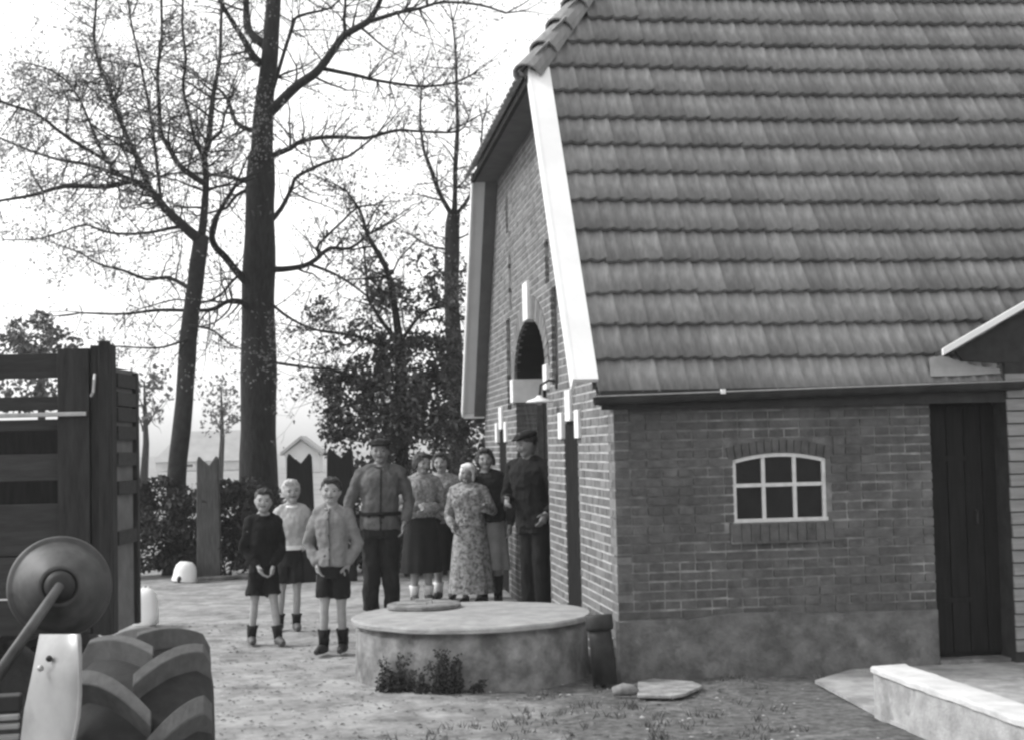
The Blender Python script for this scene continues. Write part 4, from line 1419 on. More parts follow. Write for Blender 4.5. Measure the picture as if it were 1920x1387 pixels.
s_.tube([(at(-60, 900, CY).x - cart.location.x, 0.1, 0.34), (at(-60, 900, CY).x - cart.location.x, 1.45, 0.34)], 0.04, 8)
s_.box(at(-60, 900, CY).x - cart.location.x - 0.04, at(-60, 900, CY).x - cart.location.x + 0.04, 0.3, 1.2, 0.3, 0.52)
s_.build('chassis', M_ENGINE, cart)
s_ = MB(); s_.box(cx1 - 0.74, cx1 - 0.66, 0.32, 0.40, 0.0, 0.5); s_.build('prop', M_WOODV, cart)
# small iron staples and hooks on the cart
s_ = MB(); s_.tube([(cx1 - 0.072, -0.075, zc_(705)), (cx1 - 0.07, -0.095, zc_(715)), (cx1 - 0.075, -0.095, zc_(738)), (cx1 - 0.09, -0.08, zc_(745))], 0.008, 6)
s_.build('hook', M_STEEL, cart)

# ------------------------------------------------------------------ tractor: rear wheel, mudguard, lamp, hood
TY = 3.55
tw_c = at(275, 1180, TY)
HEAD = math.atan2(-tw_c.x * 0.86, TY)     # wheel plane nearly along the line of sight
tr = empty('tractor', (tw_c.x, TY, 0), HEAD)
tag(tr, 'tractor with heavy lugged tyre and pale mudguard in foreground', 'tractor')
WRAD, WHALF = 0.575, 0.145
ztop = tw_c.z
CZ = ztop - WRAD - 0.045
wheel = MB()
Mw = Matrix.Translation((0, 0, CZ)) @ Matrix.Rotation(R(90), 4, 'Y')
prof = [(0.30, -0.11), (0.40, -WHALF), (0.48, -WHALF - 0.008), (0.535, -WHALF), (WRAD - 0.012, -0.115), (WRAD, -0.06), (WRAD + 0.003, 0.0), (WRAD, 0.06), (WRAD - 0.012, 0.115),
        (0.535, WHALF), (0.48, WHALF + 0.008), (0.40, WHALF), (0.30, 0.11)]
wheel.revolve(prof, 80, Mw)
tyre = wheel.build('tyre', M_TYRE, tr, smooth=True)
rim = MB(); rim.revolve([(0.05, -0.03), (0.22, -0.05), (0.30, -0.105), (0.30, 0.105), (0.22, 0.02), (0.05, 0.04), (0.05, -0.03)], 40, Mw); rim.build('rim', M_FENDER, tr, smooth=False)
M_LUG = gm('dusty_sunlit_lug', 0.07, 0.10, scale=30, rough=0.9, bump=0.001, bscale=160)  # lugs lighter than the carcass: sunlit tops and shaded grooves put into colour
NL = 16
for side in (-1, 1):
    for k_ in range(NL):
        base = 2 * math.pi * (k_ + (0.5 if side > 0 else 0.0)) / NL
        bb = MB()
        n = 11
        vs = []
        for i in range(n):
            u_ = i / (n - 1)
            ax = side * (-0.02 + u_ * (WHALF + 0.022))          # from just past the centre line to the shoulder
            ph = base - 0.30 * (1 - u_) ** 1.35                 # inner end trails towards the viewer
            rr_ = WRAD + 0.002 - 0.03 * u_ ** 3 - (0.025 if i == n - 1 else 0)
            wl = 0.025 + 0.009 * u_
            for (dph, h) in ((-wl / WRAD, -0.01), (-wl * 0.84 / WRAD, 0.046), (wl * 0.84 / WRAD, 0.046), (wl / WRAD, -0.01)):
                r_ = rr_ + h
                a = ph + dph
                # angle 0 = towards viewer (-y), going up
                vs.append((ax, -math.cos(a) * r_, CZ + math.sin(a) * r_))
        fs = []
        for i in range(n - 1):
            for j in range(3):
                fs.append((i * 4 + j, i * 4 + j + 1, (i + 1) * 4 + j + 1, (i + 1) * 4 + j))
        fs.append((0, 3, 2, 1)); q = (n - 1) * 4; fs.append((q, q + 1, q + 2, q + 3))
        bb.add(vs, fs)
        bb.build('tyre_lug', M_LUG, tyre, bevel=0.003)

tinv = (Matrix.Translation(tr.location) @ Matrix.Rotation(HEAD, 4, 'Z')).inverted()


def tl(px, py, Y): return tinv @ at(px, py, Y)


# mudguard plate: curved sheet inside the wheel
fY = 3.12
outl = [(72, 1196), (110, 1191), (146, 1189), (149, 1240), (149, 1300), (146, 1345), (138, 1385), (120, 1440), (60, 1500), (20, 1500), (30, 1440), (38, 1390), (45, 1330), (60, 1260)]
s_ = MB()
def edge_x(tab, y):
    for (y0, x0), (y1, x1) in zip(tab, tab[1:]):
        if y0 <= y <= y1: return x0 + (x1 - x0) * (y - y0) / (y1 - y0)
    return tab[-1][1]
LT = [(1188, 74), (1260, 60), (1330, 45), (1390, 38), (1440, 30), (1500, 20)]
RT = [(1188, 147), (1240, 149), (1300, 149), (1345, 146), (1385, 138), (1440, 120), (1500, 60)]
rows_, nc = 22, 10
for lay in (0, 1):
    for r_ in range(rows_ + 1):
        yy = 1188 + 312 * r_ / rows_
        for c_ in range(nc + 1):
            f_ = c_ / nc
            xx = edge_x(LT, yy) + (edge_x(RT, yy) - edge_x(LT, yy)) * f_
            s_.v.append(tuple(tl(xx, yy, fY + 0.09 * (1 - f_) ** 1.6 + 0.05 * max(0, 1 - r_ / 6.0) ** 2 + (0.006 if lay else 0))))
nn = (rows_ + 1) * (nc + 1)
for r_ in range(rows_):
    for c_ in range(nc):
        a_ = r_ * (nc + 1) + c_
        s_.f.append((a_, a_ + nc + 1, a_ + nc + 2, a_ + 1))
        s_.f.append((nn + a_, nn + a_ + 1, nn + a_ + nc + 2, nn + a_ + nc + 1))
mg = s_.build('mudguard', M_FENDER, tr, smooth=True)
s_ = MB()
# folded flange along the right edge and top
e = [tl(x, y, fY - 0.004) for (x, y) in ((147, 1188), (149, 1200), (150, 1240), (150, 1300), (147, 1345), (138, 1388), (121, 1440))]
s_.tube(e, 0.0045, 6); s_.build('flange', M_FENDER, mg, smooth=True)
for (x, y) in ((92, 1234), (76, 1252)):
    s_ = MB(); s_.ball(tl(x, y, fY + 0.045), 0.007); s_.build('bolt', M_STEEL if x < 80 else M_ENGINE, mg, smooth=True)
# mudguard top running forward above the inner tyre edge
s_ = MB()
path = [(0.0, 1.0)]
ang = [R(60 + 8 * i) for i in range(16)]
for i in range(15):
    r_ = WRAD + 0.03
    a0_, a1_ = ang[i], ang[i + 1]
    s_.box(0, 0, 0, 0, 0, 0) if False else None
# tractor body: axle housing, steps, bars
s_ = MB(); s_.tube([(-0.9, 0, CZ), (-0.1, 0, CZ)], [0.09, 0.07], 14); s_.box(-1.2, -0.55, -0.25, 1.4, CZ - 0.2, CZ + 0.22); s_.build('axle_housing', M_ENGINE, tr, bevel=0.03)
s_ = MB(); p_ = tl(18, 1325, 3.3); s_.box(p_.x - 0.2, p_.x + 0.022, p_.y, p_.y + 0.05, p_.z - 0.012, p_.z + 0.024); s_.build('dark_bracket', M_ENGINE, tr, bevel=0.004)
for py in (1345, 1362, 1383):
    p_ = tl(18, py, 3.28); s_ = MB(); s_.box(p_.x - 0.25, p_.x + 0.02, p_.y, p_.y + 0.02, p_.z - 0.006, p_.z + 0.006); s_.build('drawbar_strip', M_FENDER, tr, bevel=0.003)
s_ = MB(); s_.tube([tl(18, 1420, 3.3), (-0.6, 0.1, CZ)], 0.03, 8); s_.build('lift_arm', M_ENGINE, tr)
# domed lamp housing on a slanting rod
LY = 4.0
lc = tl(112, 1100, LY)
vd = (tinv.to_3x3() @ view_dir(112, 1100)).normalized()
Mlm = Matrix.Translation(lc) @ (-vd + Vector((0, 0, 0.02))).to_track_quat('Z', 'Y').to_matrix().to_4x4()
RL = 92 * LY / 2800.0
s_ = MB()
s_.revolve([(RL * 1.0, -0.010), (RL * 1.03, 0.0), (RL * 1.0, 0.010), (RL * 0.94, 0.010), (RL * 0.90, 0.014), (RL * 0.78, 0.052), (RL * 0.60, 0.094), (RL * 0.42, 0.122), (RL * 0.34, 0.130), (RL * 0.33, 0.125), (0.0001, 0.125)], 48, Mlm)
lampo = s_.build('lamp_housing', M_LAMP, tr, smooth=True)
s_ = MB(); s_.revolve([(RL * 0.30, 0.124), (RL * 0.28, 0.145), (RL * 0.18, 0.153), (0.0001, 0.153)], 24, Mlm); s_.build('lamp_hub', M_ENGINE, lampo, smooth=True)
s_ = MB(); s_.revolve([(0.0001, -0.02), (RL * 0.6, -0.018), (RL, -0.010)], 40, Mlm); s_.build('lamp_lens', M_GLASS, lampo)
hub = Mlm @ Vector((0, 0, 0.157))
rod_end = tl(-60, 1345, 3.45)
s_ = MB(); s_.tube([hub, hub.lerp(rod_end, 0.15) , rod_end], [0.012, 0.013, 0.016], 10); s_.build('lamp_rod', M_LAMP, tr, smooth=True)
s_ = MB(); s_.tube([rod_end, (-0.72, -0.05, CZ)], 0.02, 8); s_.build('rod_bracket', M_ENGINE, tr)

# ------------------------------------------------------------------ white objects in the yard
p_ = on_ground(271, 1172)
sack = MB()
rings = []
for (zz, rx, ry) in ((0.0, 0.10, 0.09), (0.03, 0.125, 0.10), (0.12, 0.13, 0.105), (0.22, 0.13, 0.10), (0.29, 0.115, 0.085), (0.335, 0.08, 0.06), (0.355, 0.04, 0.03)):
    rings.append((0.01 * math.sin(zz * 20), 0, zz, rx, ry))
sack.loft(rings, 24)
sack.v = [(x + 0.012 * noise.noise(Vector((x * 14, y * 14, z * 9))), y + 0.012 * noise.noise(Vector((x * 14 + 9, y * 14, z * 9))), z) for (x, y, z) in sack.v]
for a in (-0.05, -0.01, 0.04):
    sack.tube([(a * 0.6, 0, 0.33), (a, 0.01, 0.372)], [0.02, 0.006], 6)
o = sack.build('sack', M_WHITE, None, smooth=True, loc=(p_.x, p_.y, -0.005)); tag(o, 'bulging white sack standing by the cart corner', 'sack')
p_ = on_ground(352, 1086)
bs = empty('wash_basin', (p_.x, p_.y - 0.2, 0)); tag(bs, 'white domed basin turned upside down before the hedge', 'basin')
s_ = MB()
s_.revolve([(0.16, 0.0), (0.165, 0.012), (0.15, 0.05), (0.14, 0.14), (0.12, 0.2), (0.08, 0.24), (0.0001, 0.25)], 28, Matrix.Rotation(R(7), 4, 'Y'))
s_.build('bowl', M_WHITE, bs, smooth=True)
s_ = MB(); s_.ball((-0.03, -0.148, 0.03), (0.03, 0.02, 0.045)); s_.build('spout_hole', M_ENGINE, bs)
p_ = on_ground(445, 1080)
s_ = MB(); s_.ball((0, 0, 0.03), (0.05, 0.04, 0.035), 10, 8)
o = s_.build('pale_stone', M_CONCW, None, smooth=True, loc=(p_.x, p_.y - 0.15, -0.005)); tag(o, 'small pale stone on the ground before the hedge', 'stone')
# rough plank edging at the foot of the hedge
pa, pb = on_ground(372, 1088), on_ground(480, 1082)
s_ = MB(); s_.tube([pa + Vector((0, -0.05, 0.03)), pb + Vector((0, -0.05, 0.03))], [(0.03, 0.03), (0.03, 0.03)], 6)
c_ = (pa + pb) / 2; s_.v = [(x - c_.x, y - c_.y, z) for (x, y, z) in s_.v]
o = s_.build('log', M_CONC, None, loc=(c_.x, c_.y, -0.005)); tag(o, 'thin grey pole lying along the foot of the hedge', 'log')

M_WEED = gm('dark_weed', 0.016, 0.035, scale=5, rough=0.8, rand=0.3)
# weeds at the foot of the well
def weeds(label, px, py, wpx, hpx, n):
    p = on_ground(px, py)
    ang = math.atan2(p.y - WC.y, p.x - WC.x)
    p = Vector((WC.x + math.cos(ang) * (WR + 0.06), WC.y + math.sin(ang) * (WR + 0.06), 0))
    s_ = p.y / 2800
    lf = MB()
    stalks = []
    for _ in range(26):
        u_ = max(-1.0, min(1.0, random.gauss(0, 0.45)))
        h_ = hpx * s_ * (1 - 0.7 * abs(u_)) * random.uniform(0.3, 1.0)
        stalks.append((u_ * wpx * s_ * 0.5, random.uniform(-0.045, 0.02), h_, random.gauss(0, 0.03), random.gauss(-0.01, 0.02)))
    for _ in range(n):
        (x0, y0, h_, dx, dy) = random.choice(stalks)
        f_ = random.random() ** 1.2
        q = Vector((x0 + dx * f_ + random.gauss(0, 0.014), y0 + dy * f_ + random.gauss(0, 0.012), h_ * f_ + 0.004))
        leaf_mesh(lf, q, 0.034 - 0.012 * f_, Vector((random.gauss(0, .6), -0.7, random.gauss(0.5, .5))))
    st_ = MB()
    for (x0, y0, h_, dx, dy) in stalks:
        st_.tube([(x0, y0, -0.02), (x0 + dx, y0 + dy, h_)], [0.003, 0.0015], 4)
    r_ = empty('weed', p); tag(r_, label, 'weed', 'weeds against the well')
    o = lf.build('leaves', M_WEED, r_); tag(o, kind='stuff')
    st_.build('stems', M_LEAFD, r_)


weeds('smaller dark weed clump at left foot of the well', 722, 1300, 95, 80, 900)
weeds('larger dark weed clump at front foot of the well', 815, 1308, 140, 90, 1500)

# pebbles, chips and grass tufts on the yard
pb = MB()
for _ in range(1100):
    x, y = random.uniform(-3.2, 3.0), random.uniform(6.0, 14.0)
    q = house_m.inverted() @ Vector((x, y, 0))
    if q.x > -0.03 and q.y > -0.05: continue
    if (x - WC.x) ** 2 + (y - WC.y) ** 2 < 0.85 ** 2: continue
    r = random.uniform(0.004, 0.011) * (1 if random.random() < 0.96 else 2.0)
    z = ground_h(x, y) - 0.012
    n = 5
    vs = [(x + math.cos(6.283 * k / n) * r * random.uniform(.7, 1.3), y + math.sin(6.283 * k / n) * r * random.uniform(.7, 1.3), z) for k in range(n)] + [(x, y, z + r * random.uniform(.4, .8))]
    pb.add(vs, [(k, (k + 1) % n, n) for k in range(n)])
o = pb.build('gravel', gm('pebbles', 0.16, 0.34, scale=3, rand=0.5, rough=0.95)); tag(o, 'loose pebbles scattered on the yard', None, None, 'stuff')
gr_ = MB()
for _ in range(620):
    x, y = random.uniform(-2.6, 2.4), random.uniform(6.2, 13.5)
    dk = noise.noise(Vector((x * 0.8, y * 0.8, 2.2))) + 0.35 * (x + 0.2)
    q = house_m.inverted() @ Vector((x, y, 0))
    if dk < 0.1 or (q.x > -0.02 and q.y > -0.04) or (x - WC.x) ** 2 + (y - WC.y) ** 2 < 0.86 ** 2: continue
    if x > 1.6 and y < 10.2: continue
    for _k in range(9):
        a = random.uniform(0, 6.28); l = random.uniform(0.02, 0.06)
        bx, by = x + random.gauss(0, 0.03), y + random.gauss(0, 0.03)
        z = ground_h(bx, by) - 0.014
        w_ = 0.004
        gr_.add([(bx - w_, by, z), (bx + w_, by, z), (bx + math.cos(a) * l * 0.6, by + math.sin(a) * l * 0.6, z + l)], [(0, 1, 2)])
fl_ = MB()
for _ in range(5200):
    x, y = random.uniform(-3.4, 3.0), 6.4 + 8.0 * random.random() ** 1.3
    q = house_m.inverted() @ Vector((x, y, 0))
    if (q.x > -0.02 and q.y > -0.04) or (x - WC.x) ** 2 + (y - WC.y) ** 2 < 0.86 ** 2: continue
    if x > 1.6 and y < 10.2: continue
    z = ground_h(x, y) - 0.006; r = random.uniform(0.006, 0.022); a = random.uniform(0, 3.14)
    c_, s2 = math.cos(a) * r, math.sin(a) * r
    k_ = random.uniform(0.25, 0.7)
    fl_.add([(x - c_, y - s2, z), (x + s2 * k_, y - c_ * k_, z + r * random.uniform(0, .5)), (x + c_, y + s2, z), (x - s2 * k_, y + c_ * k_, z + r * random.uniform(0, .5))], [(0, 1, 2, 3)])
o = fl_.build('yard_litter', gm('litter_chips', 0.05, 0.34, scale=6, rand=0.7, rough=1.0, lo=0.42, hi=0.62)); tag(o, 'dead leaves and straw chips on the yard', None, None, 'stuff')
o = gr_.build('grass_tufts', gm('yard_grass', 0.08, 0.15, scale=3, rand=0.4)); tag(o, 'sparse grass tufts on the yard', None, None, 'stuff')


# ------------------------------------------------------------------ people
def remesh(mb, name, mat, voxel=0.009, smooth=3, fold=0.0, fscale=(9, 9, 3), seed=0.0):
    me = mb.mesh(name + '_raw')
    o = bpy.data.objects.new(name + '_tmp', me)
    col.objects.link(o)
    m = o.modifiers.new('r', 'REMESH'); m.mode = 'VOXEL'; m.voxel_size = voxel; m.use_smooth_shade = True
    s_ = o.modifiers.new('s', 'SMOOTH'); s_.iterations = smooth; s_.factor = 0.5
    dg = bpy.context.evaluated_depsgraph_get()
    ev = o.evaluated_get(dg)
    out = bpy.data.meshes.new_from_object(ev, depsgraph=dg)
    bpy.data.objects.remove(o); bpy.data.meshes.remove(me)
    out.name = name
    out.materials.clear(); out.materials.append(mat)
    if fold > 0:
        ns = [v.normal.copy() for v in out.vertices]
        for v, nn in zip(out.vertices, ns):
            q = Vector((v.co.x * fscale[0] + seed, v.co.y * fscale[1], v.co.z * fscale[2]))
            v.co += nn * (fold * noise.noise(q) + fold * 0.5 * noise.noise(q * 2.7))
    out.polygons.foreach_set('use_smooth', [True] * len(out.polygons))
    out.update()
    return out


def V3(*a): return Vector(a)


def hand(mb, w, d, H, side, curl=0.5, inward=None):
    """palm, four unequal bent fingers and a thumb; w wrist, d direction of the hand"""
    d = d.normalized()
    pn = inward or Vector((-side, 0, 0))            # palm normal faces the body
    pn = (pn - d * pn.dot(d))
    pn = pn.normalized() if pn.length > 1e-4 else d.orthogonal().normalized()
    ac = d.cross(pn).normalized()                  # across the palm
    if ac.y > 0: ac = -ac                          # thumb side forward
    L = 0.105 * H
    pl_ = L * 0.52
    mb.tube([w - d * 0.01, w + d * pl_ * 0.4, w + d * pl_], [(0.017 * H, 0.012 * H), (0.024 * H, 0.011 * H), (0.023 * H, 0.010 * H)], 10)
    mb.ball(w + d * pl_ * 0.5, 0.018 * H, 8, 6)
    for j, (o_, ln) in enumerate(((0.016, 0.92), (0.0055, 1.0), (-0.005, 0.95), (-0.015, 0.74))):
        b0 = w + d * pl_ * 0.92 + ac * (o_ * H)
        l = L * 0.5 * ln
        d1 = (d + pn * curl * 0.5).normalized(); d2 = (d + pn * curl * 1.5).normalized()
        p1 = b0 + d1 * l * 0.5; p2 = p1 + d2 * l * 0.5
        mb.tube([b0 - d * 0.006, b0, p1, p2], [0.0056 * H, 0.0056 * H, 0.0052 * H, 0.0042 * H], 7)
    b0 = w + d * pl_ * 0.25 + ac * (0.02 * H)
    t1 = b0 + (d * 0.7 + ac * 0.7 + pn * 0.2).normalized() * L * 0.26
    t2 = t1 + (d * 0.95 + ac * 0.15 + pn * 0.4).normalized() * L * 0.2
    mb.tube([b0 - ac * 0.008 * H, b0, t1, t2], [0.008 * H, 0.0075 * H, 0.0062 * H, 0.0048 * H], 7)


def person(label, loc, H, yaw, kid=False, female=False, arms=None, skin=None, top=None, bottom=None, shoes=None, hair=None, hat=None,
           lean=(0, 0), head_turn=0.0, tilt=0.0, nod=0.0, stance=0.075, legs=None, plump=1.0, sock=None, extra=None, sleeve=1.0, vox=0.009, group='farm family standing in the yard'):
    hh = (0.150 if kid else 0.132) * H
    lk = 0.86 if kid else 1.0
    if kid: plump *= 0.84
    elif female: plump *= 1.06
    chin = H - hh
    zs = chin - 0.028 * H                # shoulder height
    zh = (0.485 if kid else 0.51) * H    # hip joint
    zk = 0.275 * H
    sw = (0.102 if kid else (0.096 if female else 0.106)) * H * plump
    lx, ly = lean
    S = lambda s_: V3(s_ * sw + lx, ly, zs - 0.034 * H)
    body = MB()
    # torso
    tors = [(0, 0, zh - 0.05 * H, 0.080, 0.060), (0, 0, zh, 0.088, 0.066), (0, 0, zh + 0.05 * H, 0.086, 0.064), (lx * .4, ly * .4, zh + 0.11 * H, 0.076 if female else 0.082, 0.058),
            (lx * .7, ly * .7, zh + 0.19 * H, 0.088, 0.066), (lx * .9, ly * .9, zs - 0.055 * H, 0.098, 0.066), (lx, ly, zs - 0.018 * H, 0.078, 0.050), (lx, ly, zs + 0.010 * H, 0.045, 0.040)]
    tors = [(a, b_, c, rx * H * plump, ry * H * plump) for (a, b_, c, rx, ry) in tors]
    body.loft(tors, 20)
    hc = V3(lx * 1.1, ly * 1.1 - 0.012 * H, chin + hh * 0.5)
    body.tube([V3(lx, ly + 0.006 * H, zs - 0.01 * H), V3(lx, ly + 0.002 * H, chin + 0.01 * H), hc], [0.036 * H, 0.031 * H, 0.033 * H], 12)
    # head
    Mh = Matrix.Rotation(head_turn, 3, 'Z') @ Matrix.Rotation(tilt, 3, 'Y') @ Matrix.Rotation(nod, 3, 'X')
    hr = (0.37 * hh * 1.02, 0.43 * hh, 0.5 * hh)
    head = MB()
    head.ball((0, 0, 0), hr, 20, 16)
    hv = []
    for (x, y, z) in head.v:
        q = z / hr[2]
        if q < 0:                        # narrow the jaw, flatten the face
            x *= 1 - 0.22 * q * q; y *= 1 - 0.08 * q * q
        if y < 0: y *= 0.95
        hv.append((x, y, z))
    head.v = hv
    head.ball((0, -hr[1] * 0.60, -hr[2] * 0.72), (hr[0] * 0.45, hr[1] * 0.3, hr[2] * 0.24), 10, 8)      # chin
    head.ball((0, -hr[1] * 0.97, -hr[2] * 0.16), (hr[0] * 0.17, hr[1] * 0.17, hr[2] * 0.20), 8, 8)     # nose
    head.ball((0, -hr[1] * 0.87, hr[2] * 0.10), (hr[0] * 0.10, hr[1] * 0.10, hr[2] * 0.2), 8, 6)
    head.ball((0, -hr[1] * 0.86, -hr[2] * 0.46), (hr[0] * 0.28, hr[1] * 0.1, hr[2] * 0.05), 8, 6)      # lips
    for s_ in (-1, 1):
        head.ball((s_ * hr[0] * 0.99, hr[1] * 0.06, -hr[2] * 0.05), (hr[0] * 0.11, hr[1] * 0.16, hr[2] * 0.22), 8, 8)   # ears
        head.ball((s_ * hr[0] * 0.45, -hr[1] * 0.78, -hr[2] * 0.22), (hr[0] * 0.28, hr[1] * 0.14, hr[2] * 0.2), 8, 8)   # cheeks
        head.ball((s_ * hr[0] * 0.38, -hr[1] * 0.84, hr[2] * 0.20), (hr[0] * 0.28, hr[1] * 0.1, hr[2] * 0.08), 8, 6)   # brow
    body.add([Mh @ Vector(p) + hc for p in head.v], head.f)
    # legs
    lg = legs or {}
    LEG = {}
    for s_ in (-1, 1):
        hipj = V3(s_ * 0.045 * H, 0, zh - 0.02 * H)
        ank = lg.get(s_, V3(s_ * stance, 0, 0.045)) if True else None
        ank = V3(ank.x, ank.y, 0.045 * H)
        kn = hipj.lerp(ank, 0.5) + V3(0, -0.012 * H, 0)
        LEG[s_] = (hipj, kn, ank)
        body.tube([hipj, hipj.lerp(kn, 0.5), kn, kn.lerp(ank, 0.35), ank + V3(0, 0, 0.02 * H), ank],
                  [0.052 * H * lk, 0.045 * H * lk, 0.030 * H * lk, 0.031 * H * lk, 0.019 * H, 0.020 * H], 12)
        body.tube([ank + V3(0, 0.02 * H, -0.02 * H), ank + V3(0, -0.03 * H, -0.022 * H), ank + V3(s_ * 0.008 * H, -0.085 * H, -0.03 * H)], [0.022 * H, 0.024 * H, 0.016 * H], 10)
    # arms
    ARM = {}
    dfl = {-1: (V3(-sw - 0.035 * H + lx * .8, ly * .7 + 0.012 * H, zh + 0.125 * H), V3(-sw - 0.04 * H + lx * .6, ly * .4 - 0.02 * H, zh - 0.02 * H)),
           1: (V3(sw + 0.035 * H + lx * .8, ly * .7 + 0.012 * H, zh + 0.125 * H), V3(sw + 0.04 * H + lx * .6, ly * .4 - 0.02 * H, zh - 0.02 * H))}
    if arms:
        for s_, (e_, w_) in arms.items():
            dfl[s_] = (V3(*[c * H for c in e_]), V3(*[c * H for c in w_]))
    for s_ in (-1, 1):
        sh = S(s_); el, wr = dfl[s_]
        ARM[s_] = (sh, el, wr)
        body.tube([V3(lx + s_ * 0.02 * H, ly, zs + 0.006 * H), sh + V3(0, 0, 0.006 * H)], [0.030 * H, 0.028 * H], 10)
        body.tube([sh, sh.lerp(el, 0.5), el, el.lerp(wr, 0.4), wr], [0.030 * H, 0.026 * H, 0.022 * H, 0.021 * H, 0.014 * H], 12)
        hand(body, wr, (wr - el).normalized() + V3(0, 0, -0.7), H * 0.95, s_, 0.8)
    seed = loc[0] * 7.3
    sk = skin or M_SKIN
    me = remesh(body, 'person', sk, vox, 2)
    P_ = bpy.data.objects.new('person', me)
    col.objects.link(P_)
    P_.location = loc; P_.rotation_euler = (0, 0, yaw)
    tag(P_, label, 'person', group)

    def child(mb, nm, mat, voxel=0.011, smooth=3, fold=0.0, fscale=(9, 9, 3)):
        m_ = remesh(mb, nm, mat, voxel, smooth, fold, fscale, seed)
        o = bpy.data.objects.new(nm, m_); link(o, P_); return o

    def plain(mb, nm, mat):
        return mb.build(nm, mat, P_, smooth=True)
    # face
    for s_ in (-1, 1):
        e = MB(); e.ball(hc + Mh @ V3(s_ * hr[0] * 0.40, -hr[1] * 0.855, hr[2] * 0.055), (hr[0] * 0.16, hr[1] * 0.075, hr[2] * 0.065), 8, 6); plain(e, 'eye', M_EYE)
        e = MB(); e.tube([hc + Mh @ V3(s_ * hr[0] * 0.18, -hr[1] * 0.95, hr[2] * 0.21), hc + Mh @ V3(s_ * hr[0] * 0.42, -hr[1] * 0.93, hr[2] * 0.25), hc + Mh @ V3(s_ * hr[0] * 0.66, -hr[1] * 0.78, hr[2] * 0.2)], 0.0022, 5); plain(e, 'eyebrow', M_EYE)
    e = MB(); e.tube([hc + Mh @ V3(-hr[0] * 0.30, -hr[1] * 0.90, -hr[2] * 0.44), hc + Mh @ V3(0, -hr[1] * 0.97, -hr[2] * 0.47), hc + Mh @ V3(hr[0] * 0.30, -hr[1] * 0.90, -hr[2] * 0.44)], 0.0035, 5); plain(e, 'mouth', M_EYE)
    # hair
    if hair:
        kind, hm = hair
        h_ = MB()
        if kind == 'short':
            h_.ball((0, hr[1] * 0.20, hr[2] * 0.30), (hr[0] * 1.12, hr[1] * 1.0, hr[2] * 0.86), 16, 12)
            h_.ball((0, -hr[1] * 0.50, hr[2] * 0.82), (hr[0] * 0.84, hr[1] * 0.42, hr[2] * 0.30), 12, 8)
        elif kind == 'wavy':
            h_.ball((0, hr[1] * 0.22, hr[2] * 0.26), (hr[0] * 1.24, hr[1] * 1.02, hr[2] * 0.90), 16, 12)
            for s_ in (-1, 1):
                h_.ball((s_ * hr[0] * 1.02, hr[1] * 0.15, -hr[2] * 0.2), (hr[0] * 0.30, hr[1] * 0.55, hr[2] * 0.55), 12, 8)
            h_.ball((0, -hr[1] * 0.45, hr[2] * 0.86), (hr[0] * 0.8, hr[1] * 0.45, hr[2] * 0.26), 12, 8)
        h_.v = [tuple(Mh @ Vector(p) + hc) for p in h_.v]
        child(h_, 'hair', hm, 0.007, 1, 0.010, (42, 42, 34))
    if hat:
        kind, hm = hat
        h_ = MB()
        if kind == 'cap':
            h_.ball((0, hr[1] * 0.12, hr[2] * 0.72), (hr[0] * 1.30, hr[1] * 1.22, hr[2] * 0.42), 18, 10)
            h_.ball((0, -hr[1] * 0.98, hr[2] * 0.60), (hr[0] * 0.95, hr[1] * 0.45, hr[2] * 0.10), 14, 8)
        elif kind == 'kerchief':
            h_.ball((0, hr[1] * 0.20, hr[2] * 0.25), (hr[0] * 1.17, hr[1] * 1.02, hr[2] * 0.88), 16, 12)
            h_.ball((0, -hr[1] * 0.45, hr[2] * 0.78), (hr[0] * 0.95, hr[1] * 0.5, hr[2] * 0.32), 14, 8)
            for s_ in (-1, 1):
                h_.ball((s_ * hr[0] * 0.93, -hr[1] * 0.05, -hr[2] * 0.35), (hr[0] * 0.22, hr[1] * 0.5, hr[2] * 0.55), 10, 8)
            h_.ball((0, hr[1] * 0.5, -hr[2] * 0.7), (hr[0] * 0.7, hr[1] * 0.5, hr[2] * 0.5), 10, 8)
        h_.v = [tuple(Mh @ Vector(p) + hc) for p in h_.v]
        child(h_, 'cap' if kind == 'cap' else 'kerchief', hm, 0.008, 2, 0.004, (18, 18, 14))
    # top garment
    if top:
        nm, tm, hem, infl = top
        t_ = MB()
        zhem = zh + hem * H
        rr = [r_ for r_ in tors if r_[2] > zhem + 0.01]
        f = infl * H
        flare_ = 0.004 * H
        base_r = [r_ for r_ in tors if r_[2] <= zhem + 0.01]
        r0 = base_r[-1] if base_r else tors[0]
        rings = [(r0[0], r0[1], zhem, max(r0[3], 0.088 * H * plump) + f + flare_, max(r0[4], 0.066 * H * plump) + f + flare_)]
        rings += [(a, b_, c, rx + f, ry + f) for (a, b_, c, rx, ry) in rr[:-1]]
        rings.append((lx, ly, zs + 0.008 * H, 0.047 * H, 0.042 * H))
        t_.loft(rings, 22)
        for s_ in (-1, 1):
            sh, el, wr = ARM[s_]
            t_.tube([V3(lx + s_ * 0.02 * H, ly, zs + 0.004 * H), sh + V3(0, 0, 0.006 * H)], [0.034 * H, 0.030 * H + f * .5], 12)
            t_.ball(sh, 0.031 * H + f * 0.5, 10, 8)
            if sleeve > 0.9:
                end = el.lerp(wr, 0.97)
                t_.tube([sh, sh.lerp(el, 0.5), el, el.lerp(wr, 0.5), end], [0.031 * H + f * .5, 0.029 * H + f * .5, 0.026 * H + f * .5, 0.025 * H + f * .5, 0.019 * H + f * 0.4], 14)
            else:
                end = sh.lerp(el, sleeve)
                t_.tube([sh, end], [0.036 * H + f, 0.037 * H + f], 14)
